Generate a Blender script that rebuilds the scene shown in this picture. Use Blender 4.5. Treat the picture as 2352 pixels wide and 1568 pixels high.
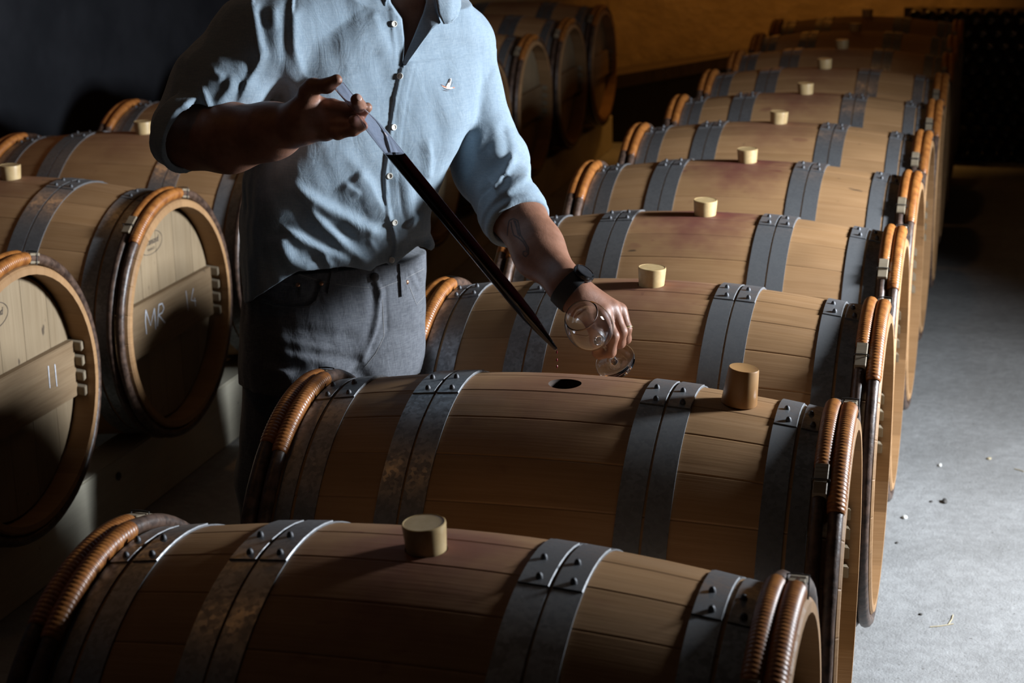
import bpy, bmesh, math, random
import numpy as np
from mathutils import Vector, Matrix
from mathutils.bvhtree import BVHTree

random.seed(7)
rng = np.random.default_rng(7)
sc = bpy.context.scene
for o in list(bpy.data.objects):
    bpy.data.objects.remove(o)
COL = sc.collection
PI = math.pi
FLOOR = 0.5                       # height of the barrel axes above the floor

# ------------------------------------------------------------------ camera
CAM = np.array([0.6641, -1.9287, 1.2075 + FLOOR])
PAN, PITCH, ROLL, FPX = -0.2781, 0.2798, -0.019, 3961.93
_f = np.array([math.sin(PAN) * math.cos(PITCH), math.cos(PAN) * math.cos(PITCH), -math.sin(PITCH)])
_r = np.array([math.cos(PAN), -math.sin(PAN), 0.0])
_u = np.cross(_r, _f)
RR = math.cos(ROLL) * _r + math.sin(ROLL) * _u
UU = -math.sin(ROLL) * _r + math.cos(ROLL) * _u
cd = bpy.data.cameras.new('camera')
cam = bpy.data.objects.new('camera', cd)
COL.objects.link(cam)
cam.matrix_world = Matrix(((RR[0], UU[0], -_f[0], CAM[0]), (RR[1], UU[1], -_f[1], CAM[1]),
                           (RR[2], UU[2], -_f[2], CAM[2]), (0, 0, 0, 1)))
cd.sensor_fit = 'HORIZONTAL'
cd.sensor_width = 36.0
cd.lens = FPX / 2352 * 36
cd.clip_start = 0.05
cd.dof.use_dof = True
cd.dof.focus_distance = 2.95
cd.dof.aperture_fstop = 6.3
sc.camera = cam

# ------------------------------------------------------------------ world, lights, exposure
w = bpy.data.worlds.new('cellar_air')
w.use_nodes = True
w.node_tree.nodes['Background'].inputs[0].default_value = (1.0, 0.62, 0.32, 1)
w.node_tree.nodes['Background'].inputs[1].default_value = 0.004
sc.world = w
sc.view_settings.view_transform = 'Standard'
sc.view_settings.look = 'None'
sc.view_settings.gamma = 1.0
sc.view_settings.use_curve_mapping = False
sc.view_settings.exposure = 0.0


def area(name, loc, target, sx, sy, energy, color):
    d = bpy.data.lights.new(name, 'AREA')
    d.shape = 'RECTANGLE'
    d.size, d.size_y, d.energy, d.color = sx, sy, energy, color
    o = bpy.data.objects.new(name, d)
    COL.objects.link(o)
    o.location = loc
    o.rotation_euler = (Vector(target) - Vector(loc)).to_track_quat('-Z', 'Y').to_euler()
    return o


def bulb(name, loc, energy, color, radius=0.06):
    d = bpy.data.lights.new(name, 'POINT')
    d.energy, d.color, d.shadow_soft_size = energy, color, radius
    o = bpy.data.objects.new(name, d)
    COL.objects.link(o)
    o.location = loc
    return o


WIN_Y, WIN_Z, WIN_W, WIN_H, WALL_R = 2.1, 1.57, 0.46, 0.50, 2.7
win = area('daylight_through_window', (WALL_R + 0.02, WIN_Y, WIN_Z), (-0.5, 1.8, 0.8), WIN_W, WIN_H, 165, (0.84, 0.915, 1.0))
win.data.spread = math.radians(118)
sp = bpy.data.lights.new('warm_wall_spot', 'SPOT')
sp.energy, sp.color, sp.shadow_soft_size, sp.spot_size, sp.spot_blend = 72, (1.0, 0.46, 0.10), 0.06, math.radians(74), 0.5
spo = bpy.data.objects.new('warm_wall_spot', sp)
COL.objects.link(spo)
spo.location = (-0.6, 8.05, 2.75)
spo.rotation_euler = (Vector((-0.6, 8.45, 0.9)) - Vector(spo.location)).to_track_quat('-Z', 'Y').to_euler()
bulb('warm_bulb_near_end', (-1.1, 0.12, 2.5), 1.7, (1.0, 0.42, 0.11))
bulb('added_warm_fill_far_row', (0.1, 5.6, 2.9), 4.5, (1.0, 0.46, 0.12))  # added fill lamp with no known fixture, warms the tops of the farthest barrels
bulb('warm_bulb_middle', (-2.4, 2.7, 2.5), 7.0, (1.0, 0.45, 0.12))


# ------------------------------------------------------------------ node helpers
class NT:
    def __init__(s, name, rough=0.6, metal=0.0, spec=0.5):
        s.m = bpy.data.materials.new(name)
        s.m.use_nodes = True
        s.t = s.m.node_tree
        s.b = s.t.nodes['Principled BSDF']
        s.b.inputs['Roughness'].default_value = rough
        s.b.inputs['Metallic'].default_value = metal
        s.b.inputs['Specular IOR Level'].default_value = spec

    def n(s, typ, ins=None, **at):
        nd = s.t.nodes.new('ShaderNode' + typ)
        for k, v in at.items():
            setattr(nd, k, v)
        for k, v in (ins or {}).items():
            if isinstance(v, bpy.types.NodeSocket):
                s.t.links.new(v, nd.inputs[k])
            else:
                nd.inputs[k].default_value = v
        return nd

    def math(s, op, a, b=0.0, c=0.0):
        nd = s.n('Math', {0: a, 1: b, 2: c}, operation=op)
        return nd.outputs[0]

    def mapr(s, v, a, b, c=0.0, d=1.0):
        return s.n('MapRange', {0: v, 1: a, 2: b, 3: c, 4: d}, interpolation_type='SMOOTHSTEP').outputs[0]

    def mix(s, f, a, b, mode='MIX'):
        nd = s.n('Mix', data_type='RGBA', blend_type=mode)
        for k, v in ((0, f), (6, a), (7, b)):
            if isinstance(v, bpy.types.NodeSocket):
                s.t.links.new(v, nd.inputs[k])
            else:
                nd.inputs[k].default_value = v if k == 0 else tuple(v) + ((1,) if len(v) == 3 else ())
        return nd.outputs[2]

    def noise(s, vec, scale, detail=3, rough=0.55, w=None, dist=0.0):
        nd = s.n('TexNoise', {'Scale': scale, 'Detail': detail, 'Roughness': rough, 'Distortion': dist})
        if w is not None:
            nd.noise_dimensions = '4D'
            s.t.links.new(w, nd.inputs['W'])
        s.t.links.new(vec, nd.inputs['Vector'])
        return nd.outputs['Fac']

    def vmul(s, vec, v):
        return s.n('VectorMath', {0: vec, 1: v}, operation='MULTIPLY').outputs[0]

    def base(s, col):
        if isinstance(col, bpy.types.NodeSocket):
            s.t.links.new(col, s.b.inputs['Base Color'])
        else:
            s.b.inputs['Base Color'].default_value = tuple(col) + (1,)

    def rough(s, v):
        s.t.links.new(v, s.b.inputs['Roughness'])

    def bump(s, h, strength=0.3, dist=0.002):
        nd = s.n('Bump', {'Height': h, 'Strength': strength, 'Distance': dist})
        s.t.links.new(nd.outputs[0], s.b.inputs['Normal'])


def obj_coord(t):
    return t.n('TexCoord').outputs['Object']


def wood_material(name, light, dark, axis='stave', stains=True):
    t = NT(name, rough=0.62, spec=0.3)
    co = obj_coord(t)
    info = t.n('ObjectInfo')
    rnd = info.outputs['Random']
    off = t.math('MULTIPLY', rnd, 40.0)
    sep = t.n('SeparateXYZ', {0: co})
    x, y, z = sep.outputs
    if axis == 'stave':
        ang = t.math('ARCTAN2', y, z)
        arc = t.math('MULTIPLY', ang, 0.34)
        v = t.n('CombineXYZ', {0: x, 1: arc, 2: 0.0}).outputs[0]
        gv = t.vmul(v, (1.3, 26.0, 1.0))
        gv2 = t.vmul(v, (7.0, 210.0, 1.0))
    elif axis == 'z':
        v = co
        gv = t.vmul(v, (1.0, 26.0, 1.6))
        gv2 = t.vmul(v, (1.0, 220.0, 9.0))
    else:
        v = co
        gv = t.vmul(v, (1.0, 1.6, 26.0))
        gv2 = t.vmul(v, (1.0, 8.0, 200.0))
    g1 = t.noise(gv, 1.0, 4, 0.6, off, 1.2)
    g2 = t.noise(gv2, 1.0, 3, 0.6, off)
    blot = t.noise(v, 3.2, 3, 0.5, off)
    f = t.math('ADD', t.math('MULTIPLY', g1, 0.4), t.math('MULTIPLY', g2, 0.6))
    f = t.mapr(f, 0.22, 0.78)
    c = t.mix(f, dark, light)
    c = t.mix(t.mapr(blot, 0.42, 0.72, 0.0, 0.35), c, tuple(q * 0.55 for q in dark))
    tone = t.mapr(rnd, 0, 1, 0.90, 1.05)
    c = t.mix(1.0, c, t.n('CombineColor', {0: tone, 1: tone, 2: t.math('MULTIPLY', tone, 0.97)}).outputs[0], 'MULTIPLY')
    # small dark knocks and knots
    fl = t.noise(t.vmul(v, (14.0, 34.0, 20.0)), 1.0, 2, 0.5, off)
    c = t.mix(t.mapr(fl, 0.705, 0.77, 0.0, 0.8), c, (0.045, 0.03, 0.02))
    sc_ = t.noise(t.vmul(v, (60.0, 20.0, 20.0)), 1.0, 2, 0.5, off)
    c = t.mix(t.mapr(sc_, 0.73, 0.8, 0.0, 0.35), c, (0.08, 0.05, 0.03))
    if stains and axis == 'stave':
        # wine spilt around the bung hole; amount set per barrel in the object colour
        oc = t.n('SeparateColor', {0: info.outputs['Color']})
        amt = oc.outputs[0]
        ex = t.math('MULTIPLY', x, 6.0)
        ey = t.math('MULTIPLY', arc, 5.2)
        d = t.math('SQRT', t.math('ADD', t.math('MULTIPLY', ex, ex), t.math('MULTIPLY', ey, ey)))
        nz = t.noise(v, 9.0, 3, 0.6, None)
        d = t.math('ADD', d, t.math('MULTIPLY', t.math('SUBTRACT', nz, 0.5), 1.3))
        m = t.math('MULTIPLY', t.mapr(d, 1.25, 0.15), amt)
        sp = t.noise(t.vmul(v, (13.0, 26.0, 1.0)), 1.0, 2, 0.5, t.math('MULTIPLY', oc.outputs[1], 20.0))
        m2 = t.math('MULTIPLY', t.mapr(sp, 0.62, 0.7), t.mapr(d, 1.7, 0.7))
        m2 = t.math('MULTIPLY', m2, t.math('MULTIPLY', amt, 0.9))
        c = t.mix(t.math('MAXIMUM', m, m2), c, (0.145, 0.046, 0.034))
    t.base(c)
    t.rough(t.mapr(g1, 0.2, 0.8, 0.5, 0.72))
    t.bump(t.math('ADD', t.math('MULTIPLY', g2, 0.8), t.math('MULTIPLY', fl, -0.5)), 0.35, 0.0012)
    return t.m


OAK_L, OAK_D = (0.385, 0.222, 0.108), (0.285, 0.153, 0.067)
M_STAVE = wood_material('oak_stave', OAK_L, OAK_D)
M_HEAD = wood_material('oak_head', (0.30, 0.222, 0.14), (0.225, 0.16, 0.095), 'z', False)
M_BAR = wood_material('oak_crossbar', (0.28, 0.192, 0.112), (0.175, 0.108, 0.057), 'y', False)
M_BLOCK = wood_material('pale_split_wood', (0.31, 0.25, 0.18), (0.19, 0.145, 0.095), 'z', False)
M_BEAM = wood_material('pale_beam', (0.62, 0.57, 0.46), (0.50, 0.455, 0.36), 'y', False)
M_DARKBEAM = wood_material('dark_rail', (0.12, 0.085, 0.05), (0.06, 0.04, 0.025), 'z', False)


def galvanised():
    t = NT('galvanised_hoop', rough=0.45, metal=0.75)
    co = obj_coord(t)
    rnd = t.math('MULTIPLY', t.n('ObjectInfo').outputs['Random'], 30)
    a = t.noise(co, 30.0, 3, 0.6, rnd)
    v = t.n('TexVoronoi', {'Vector': co, 'Scale': 160.0}).outputs['Color']
    vs = t.n('SeparateColor', {0: v}).outputs[0]
    f = t.math('ADD', t.math('MULTIPLY', a, 0.75), t.math('MULTIPLY', vs, 0.25))
    c = t.mix(t.mapr(f, 0.3, 0.7), (0.19, 0.193, 0.20), (0.30, 0.306, 0.315))
    rust = t.noise(co, 14.0, 4, 0.65, rnd)
    c = t.mix(t.mapr(rust, 0.62, 0.78, 0.0, 0.55), c, (0.16, 0.085, 0.035))
    t.base(c)
    t.rough(t.mapr(f, 0.25, 0.75, 0.55, 0.36))
    t.bump(f, 0.25, 0.0008)
    return t.m


M_HOOP = galvanised()


def simple(name, c1, c2, scale=20, rough=0.6, metal=0.0, bump=0.2, dist=0.001, spec=0.5, detail=3, stretch=None):
    t = NT(name, rough=rough, metal=metal, spec=spec)
    co = obj_coord(t)
    if stretch:
        co = t.vmul(co, stretch)
    a = t.noise(co, scale, detail, 0.6)
    t.base(t.mix(t.mapr(a, 0.3, 0.7), c1, c2))
    if bump:
        t.bump(a, bump, dist)
    return t.m


M_RIVET = simple('dark_rivet', (0.05, 0.05, 0.055), (0.11, 0.11, 0.115), 60, 0.55, 0.5)
M_BARK = simple('chestnut_bark', (0.035, 0.02, 0.014), (0.11, 0.065, 0.045), 60, 0.42, 0, 0.5, 0.002)
M_WICKER = simple('willow_binding', (0.20, 0.065, 0.014), (0.36, 0.135, 0.03), 45, 0.4, 0, 0.2, 0.001)
M_TOAST = simple('toasted_oak', (0.025, 0.014, 0.008), (0.05, 0.028, 0.016), 30, 0.8)
M_CORD = simple('black_cord', (0.02, 0.016, 0.013), (0.03, 0.024, 0.02), 60, 0.7)
M_PRINT = simple('scorched_print', (0.05, 0.035, 0.03), (0.08, 0.06, 0.045), 200, 0.8)
M_CHALK = simple('chalk', (0.72, 0.74, 0.80), (0.45, 0.47, 0.52), 400, 0.9)
M_CONCRETE_BEAMBOLT = simple('bolt_steel', (0.05, 0.05, 0.055), (0.12, 0.12, 0.13), 80, 0.45, 0.7)


def bung_material():
    t = NT('silicone', rough=0.38, spec=0.5)
    co = obj_coord(t)
    info = t.n('ObjectInfo')
    a = t.noise(co, 60.0, 3, 0.6)
    c = t.mix(t.mapr(a, 0.35, 0.7), (0.46, 0.315, 0.145), (0.53, 0.38, 0.19))
    oc = t.n('SeparateColor', {0: info.outputs['Color']})
    z = t.n('SeparateXYZ', {0: co}).outputs[2]
    z = t.math('ADD', z, t.math('MULTIPLY', t.math('SUBTRACT', a, 0.5), 0.02))
    c2 = t.mix(t.mapr(z, 0.01, 0.05), (0.30, 0.145, 0.045), (0.40, 0.22, 0.09))
    c = t.mix(oc.outputs[2], c, c2)
    dirt = t.noise(co, 140.0, 2, 0.5)
    c = t.mix(t.mapr(dirt, 0.66, 0.75, 0.0, 0.5), c, (0.35, 0.14, 0.08))
    t.base(c)
    t.b.inputs['Subsurface Weight'].default_value = 0.06
    t.b.inputs['Subsurface Radius'].default_value = (0.01, 0.008, 0.004)
    t.b.inputs['Subsurface Scale'].default_value = 0.5
    return t.m


M_BUNG = bung_material()


# ------------------------------------------------------------------ object helpers
def prop(o, **k):
    for a, v in k.items():
        if v is not None:
            o[a] = v
    return o


def link(name, mesh, parent=None, **k):
    o = bpy.data.objects.new(name, mesh)
    COL.objects.link(o)
    if parent is not None:
        o.parent = parent
    return prop(o, **k)


def empty(name, loc=(0, 0, 0), rot=(0, 0, 0), **k):
    o = bpy.data.objects.new(name, None)
    COL.objects.link(o)
    o.location, o.rotation_euler = loc, rot
    o.empty_display_size = 0.1
    return prop(o, **k)


def mesh_from(name, verts, faces, mat=None, smooth=True, angle=None):
    me = bpy.data.meshes.new(name)
    me.from_pydata([tuple(v) for v in verts], [], [tuple(f) for f in faces])
    me.validate()
    if mat is not None:
        me.materials.append(mat)
    if smooth:
        me.shade_smooth()
        if angle:
            me.set_sharp_from_angle(angle=math.radians(angle))
    return me


def bm_mesh(name, bm, mat=None, smooth=False, angle=None):
    bmesh.ops.recalc_face_normals(bm, faces=bm.faces)
    me = bpy.data.meshes.new(name)
    bm.to_mesh(me)
    bm.free()
    if mat is not None:
        me.materials.append(mat)
    if smooth:
        me.shade_smooth()
        if angle:
            me.set_sharp_from_angle(angle=math.radians(angle))
    return me


def box_bm(bm, lo, hi, bevel=0.0):
    g = bmesh.ops.create_cube(bm, size=1.0)
    vs = g['verts']
    for v in vs:
        v.co = Vector([lo[i] + (v.co[i] + 0.5) * (hi[i] - lo[i]) for i in range(3)])
    if bevel:
        es = list({e for v in vs for e in v.link_edges})
        bmesh.ops.bevel(bm, geom=es, offset=bevel, segments=2, affect='EDGES')


def box(name, lo, hi, mat, parent=None, bevel=0.0, **k):
    bm = bmesh.new()
    box_bm(bm, lo, hi, bevel)
    return link(name, bm_mesh(name, bm, mat), parent, **k)


def lathe(name, prof, mat, seg=32, cap=True, axis='z', angle=40):
    """prof: list of (radius, height); spun about z (or y)."""
    vs, fs = [], []
    for r, h in prof:
        for k in range(seg):
            a = 2 * PI * k / seg
            vs.append((r * math.cos(a), r * math.sin(a), h) if axis == 'z' else (r * math.cos(a), h, r * math.sin(a)))
    for i in range(len(prof) - 1):
        for k in range(seg):
            k2 = (k + 1) % seg
            fs.append((i * seg + k, i * seg + k2, (i + 1) * seg + k2, (i + 1) * seg + k))
    if cap:
        fs.append(tuple(range(seg))[::-1])
        fs.append(tuple(range((len(prof) - 1) * seg, len(prof) * seg)))
    me = mesh_from(name, vs, fs, mat, True, angle)
    bm = bmesh.new()
    bm.from_mesh(me)
    bmesh.ops.recalc_face_normals(bm, faces=bm.faces)
    bm.to_mesh(me)
    bm.free()
    return me


def tube_mesh(name, pts, rad, mat, seg=8, closed=False):
    pts = [Vector(p) for p in pts]
    n = len(pts)
    rads = rad if isinstance(rad, (list, tuple)) else [rad] * n
    vs, fs = [], []
    up = None
    for i, p in enumerate(pts):
        if closed:
            t = pts[(i + 1) % n] - pts[i - 1]
        else:
            t = pts[min(i + 1, n - 1)] - pts[max(i - 1, 0)]
        t.normalize()
        if up is None:
            up = Vector((0, 0, 1)) if abs(t.z) < 0.9 else Vector((1, 0, 0))
        up = (up - t * up.dot(t)).normalized()
        sd = t.cross(up)
        for k in range(seg):
            a = 2 * PI * k / seg
            vs.append(p + (up * math.cos(a) + sd * math.sin(a)) * rads[i])
    m = n if closed else n - 1
    for i in range(m):
        j = (i + 1) % n
        for k in range(seg):
            k2 = (k + 1) % seg
            fs.append((i * seg + k, i * seg + k2, j * seg + k2, j * seg + k))
    if not closed:
        fs.append(tuple(range(seg))[::-1])
        fs.append(tuple(range((n - 1) * seg, n * seg)))
    return mesh_from(name, vs, fs, mat, True, 50)


# ------------------------------------------------------------------ the room
def floor_material():
    t = NT('worn_concrete', rough=0.8, spec=0.35)
    co = obj_coord(t)
    a = t.noise(co, 2.2, 4, 0.6)
    b = t.noise(co, 28.0, 5, 0.7)
    c_ = t.noise(co, 160.0, 3, 0.6)
    c = t.mix(t.mapr(a, 0.3, 0.7), (0.26, 0.257, 0.25), (0.36, 0.357, 0.35))
    c = t.mix(t.mapr(b, 0.35, 0.65, 0.0, 0.35), c, (0.15, 0.145, 0.14))
    sp = t.noise(co, 75.0, 2, 0.5)
    c = t.mix(t.mapr(sp, 0.70, 0.75, 0.0, 0.8), c, (0.08, 0.07, 0.06))
    c = t.mix(t.mapr(sp, 0.30, 0.26, 0.0, 0.6), c, (0.42, 0.41, 0.385))
    t.base(c)
    h = t.math('ADD', t.math('MULTIPLY', b, 1.0), t.math('MULTIPLY', c_, 0.5))
    t.bump(h, 0.55, 0.006)
    return t.m


X0, X1, Y0, Y1, ZC = -3.05, WALL_R, -3.4, 8.55, 3.3
floor = box('floor', (X0 - 0.2, Y0 - 0.2, -0.2), (X1 + 0.4, Y1 + 0.4, 0), floor_material(), kind='structure')
M_WALL = simple('lime_plaster', (0.50, 0.35, 0.17), (0.64, 0.46, 0.24), 5, 0.85, 0, 0.6, 0.02, 0.2, 6)
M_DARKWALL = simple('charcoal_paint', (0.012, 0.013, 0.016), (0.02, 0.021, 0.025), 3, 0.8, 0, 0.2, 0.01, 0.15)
M_GREYWALL = simple('grey_render', (0.07, 0.06, 0.05), (0.11, 0.095, 0.08), 4, 0.9, 0, 0.3, 0.01, 0.2)
box('ceiling', (X0 - 0.2, Y0 - 0.2, ZC), (X1 + 0.4, Y1 + 0.4, ZC + 0.2), M_GREYWALL, kind='structure')
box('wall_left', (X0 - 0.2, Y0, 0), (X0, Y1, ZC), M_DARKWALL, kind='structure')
box('wall_back', (X0 - 0.2, Y1, 0), (X1 + 0.3, Y1 + 0.2, ZC), M_WALL, kind='structure')
box('wall_front', (X0 - 0.2, Y0 - 0.2, 0), (X1 + 0.3, Y0, ZC), M_GREYWALL, kind='structure')
bm = bmesh.new()
ya, yb, za, zb = WIN_Y - WIN_W / 2, WIN_Y + WIN_W / 2, WIN_Z - WIN_H / 2, WIN_Z + WIN_H / 2
box_bm(bm, (X1, Y0, 0), (X1 + 0.3, ya, ZC))
box_bm(bm, (X1, yb, 0), (X1 + 0.3, Y1, ZC))
box_bm(bm, (X1, ya, 0), (X1 + 0.3, yb, za))
box_bm(bm, (X1, ya, zb), (X1 + 0.3, yb, ZC))
link('wall_right', bm_mesh('wall_right', bm, M_GREYWALL), kind='structure')
bm = bmesh.new()
for lo, hi in (((ya - 0.05, za - 0.05), (ya, zb + 0.05)), ((yb, za - 0.05), (yb + 0.05, zb + 0.05)),
               ((ya, za - 0.05), (yb, za)), ((ya, zb), (yb, zb + 0.05))):
    box_bm(bm, (X1 - 0.03, lo[0], lo[1]), (X1 + 0.03, hi[0], hi[1]))
link('window_1', bm_mesh('window_frame', bm, M_DARKBEAM), kind='structure')

# ------------------------------------------------------------------ barrels
L2, RH, RB, NST = 0.475, 0.3009, 0.3475, 26


def brad(x):
    return RB - (RB - RH) * (x / L2) ** 2


def stave_mesh(j, hole=False):
    ac, h = 2 * PI * j / NST, PI / NST * 0.998
    offs = [(-h, -0.0011), (-h * 0.94, -0.0001), (-h * 0.3, 0), (h * 0.3, 0), (h * 0.94, -0.0001), (h, -0.0011)]
    xs = [-L2, -L2 + 0.004] + [(-L2 + 0.004) + (2 * L2 - 0.008) * k / 20 for k in range(1, 20)] + [L2 - 0.004, L2]
    vs, fs = [], []
    no = len(offs)
    for i, x in enumerate(xs):
        end = 0.004 if i in (0, len(xs) - 1) else 0.0
        for a, dr in offs:
            r = brad(x) + dr - end
            vs.append((x, r * math.sin(ac + a), r * math.cos(ac + a)))
        t = 0.027 if abs(x) < 0.40 else 0.027 - 0.009 * (abs(x) - 0.40) / 0.075
        r = brad(x) - t
        for a in (h, 0.0, -h):
            vs.append((x, r * math.sin(ac + a), r * math.cos(ac + a)))
    w_ = no + 3
    for i in range(len(xs) - 1):
        for k in range(w_):
            k2 = (k + 1) % w_
            fs.append((i * w_ + k, (i + 1) * w_ + k, (i + 1) * w_ + k2, i * w_ + k2))
    fs.append(tuple(range(w_)))
    fs.append(tuple((len(xs) - 1) * w_ + k for k in range(w_))[::-1])
    me = mesh_from('stave', vs, fs, M_STAVE, True, 11)
    me.materials.append(M_TOAST)
    for p in me.polygons:
        if abs(p.center.x) < 0.39 and math.hypot(p.center.y, p.center.z) < brad(p.center.x) - 0.02:
            p.material_index = 1
    bm = bmesh.new()
    bm.from_mesh(me)
    bmesh.ops.recalc_face_normals(bm, faces=bm.faces)
    bm.to_mesh(me)
    bm.free()
    if hole:
        o = bpy.data.objects.new('t', me)
        c = bpy.data.objects.new('c', lathe('c', [(0.0275, 0.28), (0.0275, 0.40)], M_TOAST, 40))
        COL.objects.link(o)
        COL.objects.link(c)
        m = o.modifiers.new('b', 'BOOLEAN')
        m.object, m.operation, m.solver = c, 'DIFFERENCE', 'EXACT'
        dg = bpy.context.evaluated_depsgraph_get()
        me2 = bpy.data.meshes.new_from_object(o.evaluated_get(dg))
        bpy.data.objects.remove(o)
        bpy.data.objects.remove(c)
        me2.set_sharp_from_angle(angle=math.radians(11))
        me2.name = 'stave'
        return me2
    return me


STAVES = [stave_mesh(j, j == 0) for j in range(NST)]


def hoop_mesh(x0, x1, seg=96):
    """flat galvanised band following the staves, its ends lapped at the top"""
    vs, fs = [], []
    th = 0.0022
    for k in range(seg):
        a = 2 * PI * k / seg
        for x, d in ((x0, 0.0), (x0, th), (x1, th), (x1, 0.0)):
            r = brad(x) + d + 0.0002
            vs.append((x, r * math.sin(a), r * math.cos(a)))
    for k in range(seg):
        k2 = (k + 1) % seg
        for q in range(4):
            q2 = (q + 1) % 4
            fs.append((k * 4 + q, k2 * 4 + q, k2 * 4 + q2, k * 4 + q2))
    # the lap plate
    b = len(vs)
    A = [math.radians(q) for q in (-17, -16.6, -12, -6, 0, 6, 9.6, 10)]
    for a in [-q for q in A]:
        for x, d in ((x0, th), (x0 + 0.001, 2 * th), (x1 - 0.001, 2 * th), (x1, th)):
            r = brad(x) + d
            vs.append((x, r * math.sin(a), r * math.cos(a)))
    for k in range(len(A) - 1):
        for q in range(4):
            q2 = (q + 1) % 4
            fs.append((b + k * 4 + q, b + (k + 1) * 4 + q, b + (k + 1) * 4 + q2, b + k * 4 + q2))
    fs.append((b, b + 1, b + 2, b + 3))
    e = b + (len(A) - 1) * 4
    fs.append((e + 3, e + 2, e + 1, e))
    me = mesh_from('metal_hoop', vs, fs, M_HOOP, True, 35)
    bm = bmesh.new()
    bm.from_mesh(me)
    bmesh.ops.recalc_face_normals(bm, faces=bm.faces)
    bm.to_mesh(me)
    bm.free()
    return me


HOOPS = [(0.136, 0.176), (0.180, 0.218), (0.349, 0.386), (0.392, 0.420)]
HOOPS = HOOPS + [(-b, -a) for a, b in HOOPS]
HOOPS[4] = (-0.204, -0.166)
HOOPS[5] = (-0.246, -0.208)
HOOP_ME = [hoop_mesh(a, b) for a, b in HOOPS]
RIVET_ME = lathe('rivet', [(0.0048, -0.001), (0.0046, 0.0022), (0.0034, 0.005), (0.0016, 0.0066)], M_RIVET, 10)
RIVETS = []
for (a, b) in HOOPS:
    x = (a + b) / 2
    for deg in (-7.5, 0.8):
        t = math.radians(deg)
        r = brad(x) + 0.0044
        RIVETS.append(((x + (0.004 if deg < 0 else -0.003), r * math.sin(t), r * math.cos(t)), (-t, 0, 0)))


def ring_pts(x, r, a0, a1, n):
    return [(x, r * math.sin(math.radians(a0 + (a1 - a0) * k / n)), r * math.cos(math.radians(a0 + (a1 - a0) * k / n)))
            for k in range(n + 1)]


def pole_hoop(x, rr, seed):
    r_ = random.Random(seed)
    n = 96
    pts, rads = [], []
    for k in range(n):
        a = 2 * PI * k / n
        R = brad(x) + rr + 0.0008 + 0.0008 * math.sin(3 * a + seed)
        pts.append((x + 0.0012 * math.sin(2 * a + seed * 2), R * math.sin(a), R * math.cos(a)))
        rads.append(rr * (0.95 + 0.07 * math.sin(a * 2 + seed) + r_.uniform(-0.02, 0.02)))
    return tube_mesh('chestnut_hoop', pts, rads, M_BARK, 10, True)


def binding(x, rr, a0, a1, turns):
    pts, rads = [], []
    n = turns * 6
    for k in range(n + 1):
        a = math.radians(a0 + (a1 - a0) * k / n)
        f = abs(math.sin(PI * (k / 6.0)))
        R = brad(x) + rr + 0.0012
        pts.append((x, R * math.sin(a), R * math.cos(a)))
        e = min(1, k / 8, (n - k) / 8)
        rads.append(rr * (1.05 + 0.10 * e + 0.075 * f))
    return tube_mesh('willow_binding', pts, rads, M_WICKER, 12)


# (x, radius, bound arc from, to)  negative angles face the camera side
WOODHOOPS = [(0.4345, 0.0115, -28, 12), (0.4600, 0.0125, -42, 10),
             (-0.4345, 0.0115, -36, 6), (-0.4600, 0.0125, -33, 14)]
WH_ME = [(pole_hoop(x, r, i), binding(x, r, a0, a1, int(abs(a1 - a0) * 0.8))) for i, (x, r, a0, a1) in enumerate(WOODHOOPS)]


def hoop_end_mesh(x, rr, a0, a1):
    bm = bmesh.new()
    for s0, s1, sh in ((a0, a0 + (a1 - a0) * 0.55, 0.0), (a0 + (a1 - a0) * 0.6, a1, 0.0008)):
        vs = []
        for a in (s0, s1):
            t = math.radians(a)
            for dx, dr in ((-1, 0.1), (1, 0.1), (0.92, 2.0), (-0.92, 2.0)):
                R = brad(x) + rr * dr + sh + 0.001
                vs.append(bm.verts.new((x + dx * rr * 0.93, R * math.sin(t), R * math.cos(t))))
        for f in ((0, 1, 2, 3), (7, 6, 5, 4), (0, 4, 5, 1), (1, 5, 6, 2), (2, 6, 7, 3), (3, 7, 4, 0)):
            bm.faces.new([vs[q] for q in f])
    es = [e for e in bm.edges]
    bmesh.ops.bevel(bm, geom=es, offset=0.0012, segments=1, affect='EDGES')
    return bm_mesh('hoop_end', bm, M_BLOCK)


END_ME = [hoop_end_mesh(0.4345, 0.0125, -28, -38), hoop_end_mesh(-0.4600, 0.0125, 14, 23), hoop_end_mesh(0.4600, 0.0125, 10, 17)]
TIE_ME = [tube_mesh('tie', [(x + rr * 1.08 * c, (brad(x) + rr * (1.15 + 1.2 * s)) * math.sin(math.radians(a)),
                             (brad(x) + rr * (1.15 + 1.2 * s)) * math.cos(math.radians(a)))
                            for c, s in ((-1, -1), (-1, 0), (-1, 1), (0, 1.05), (1, 1), (1, 0), (1, -1))], 0.0013, M_CORD, 6)
          for x, rr, a in ((0.4345, 0.0125, -33.8), (-0.4600, 0.0125, 19.3), (0.4600, 0.0125, 14.0))]


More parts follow.
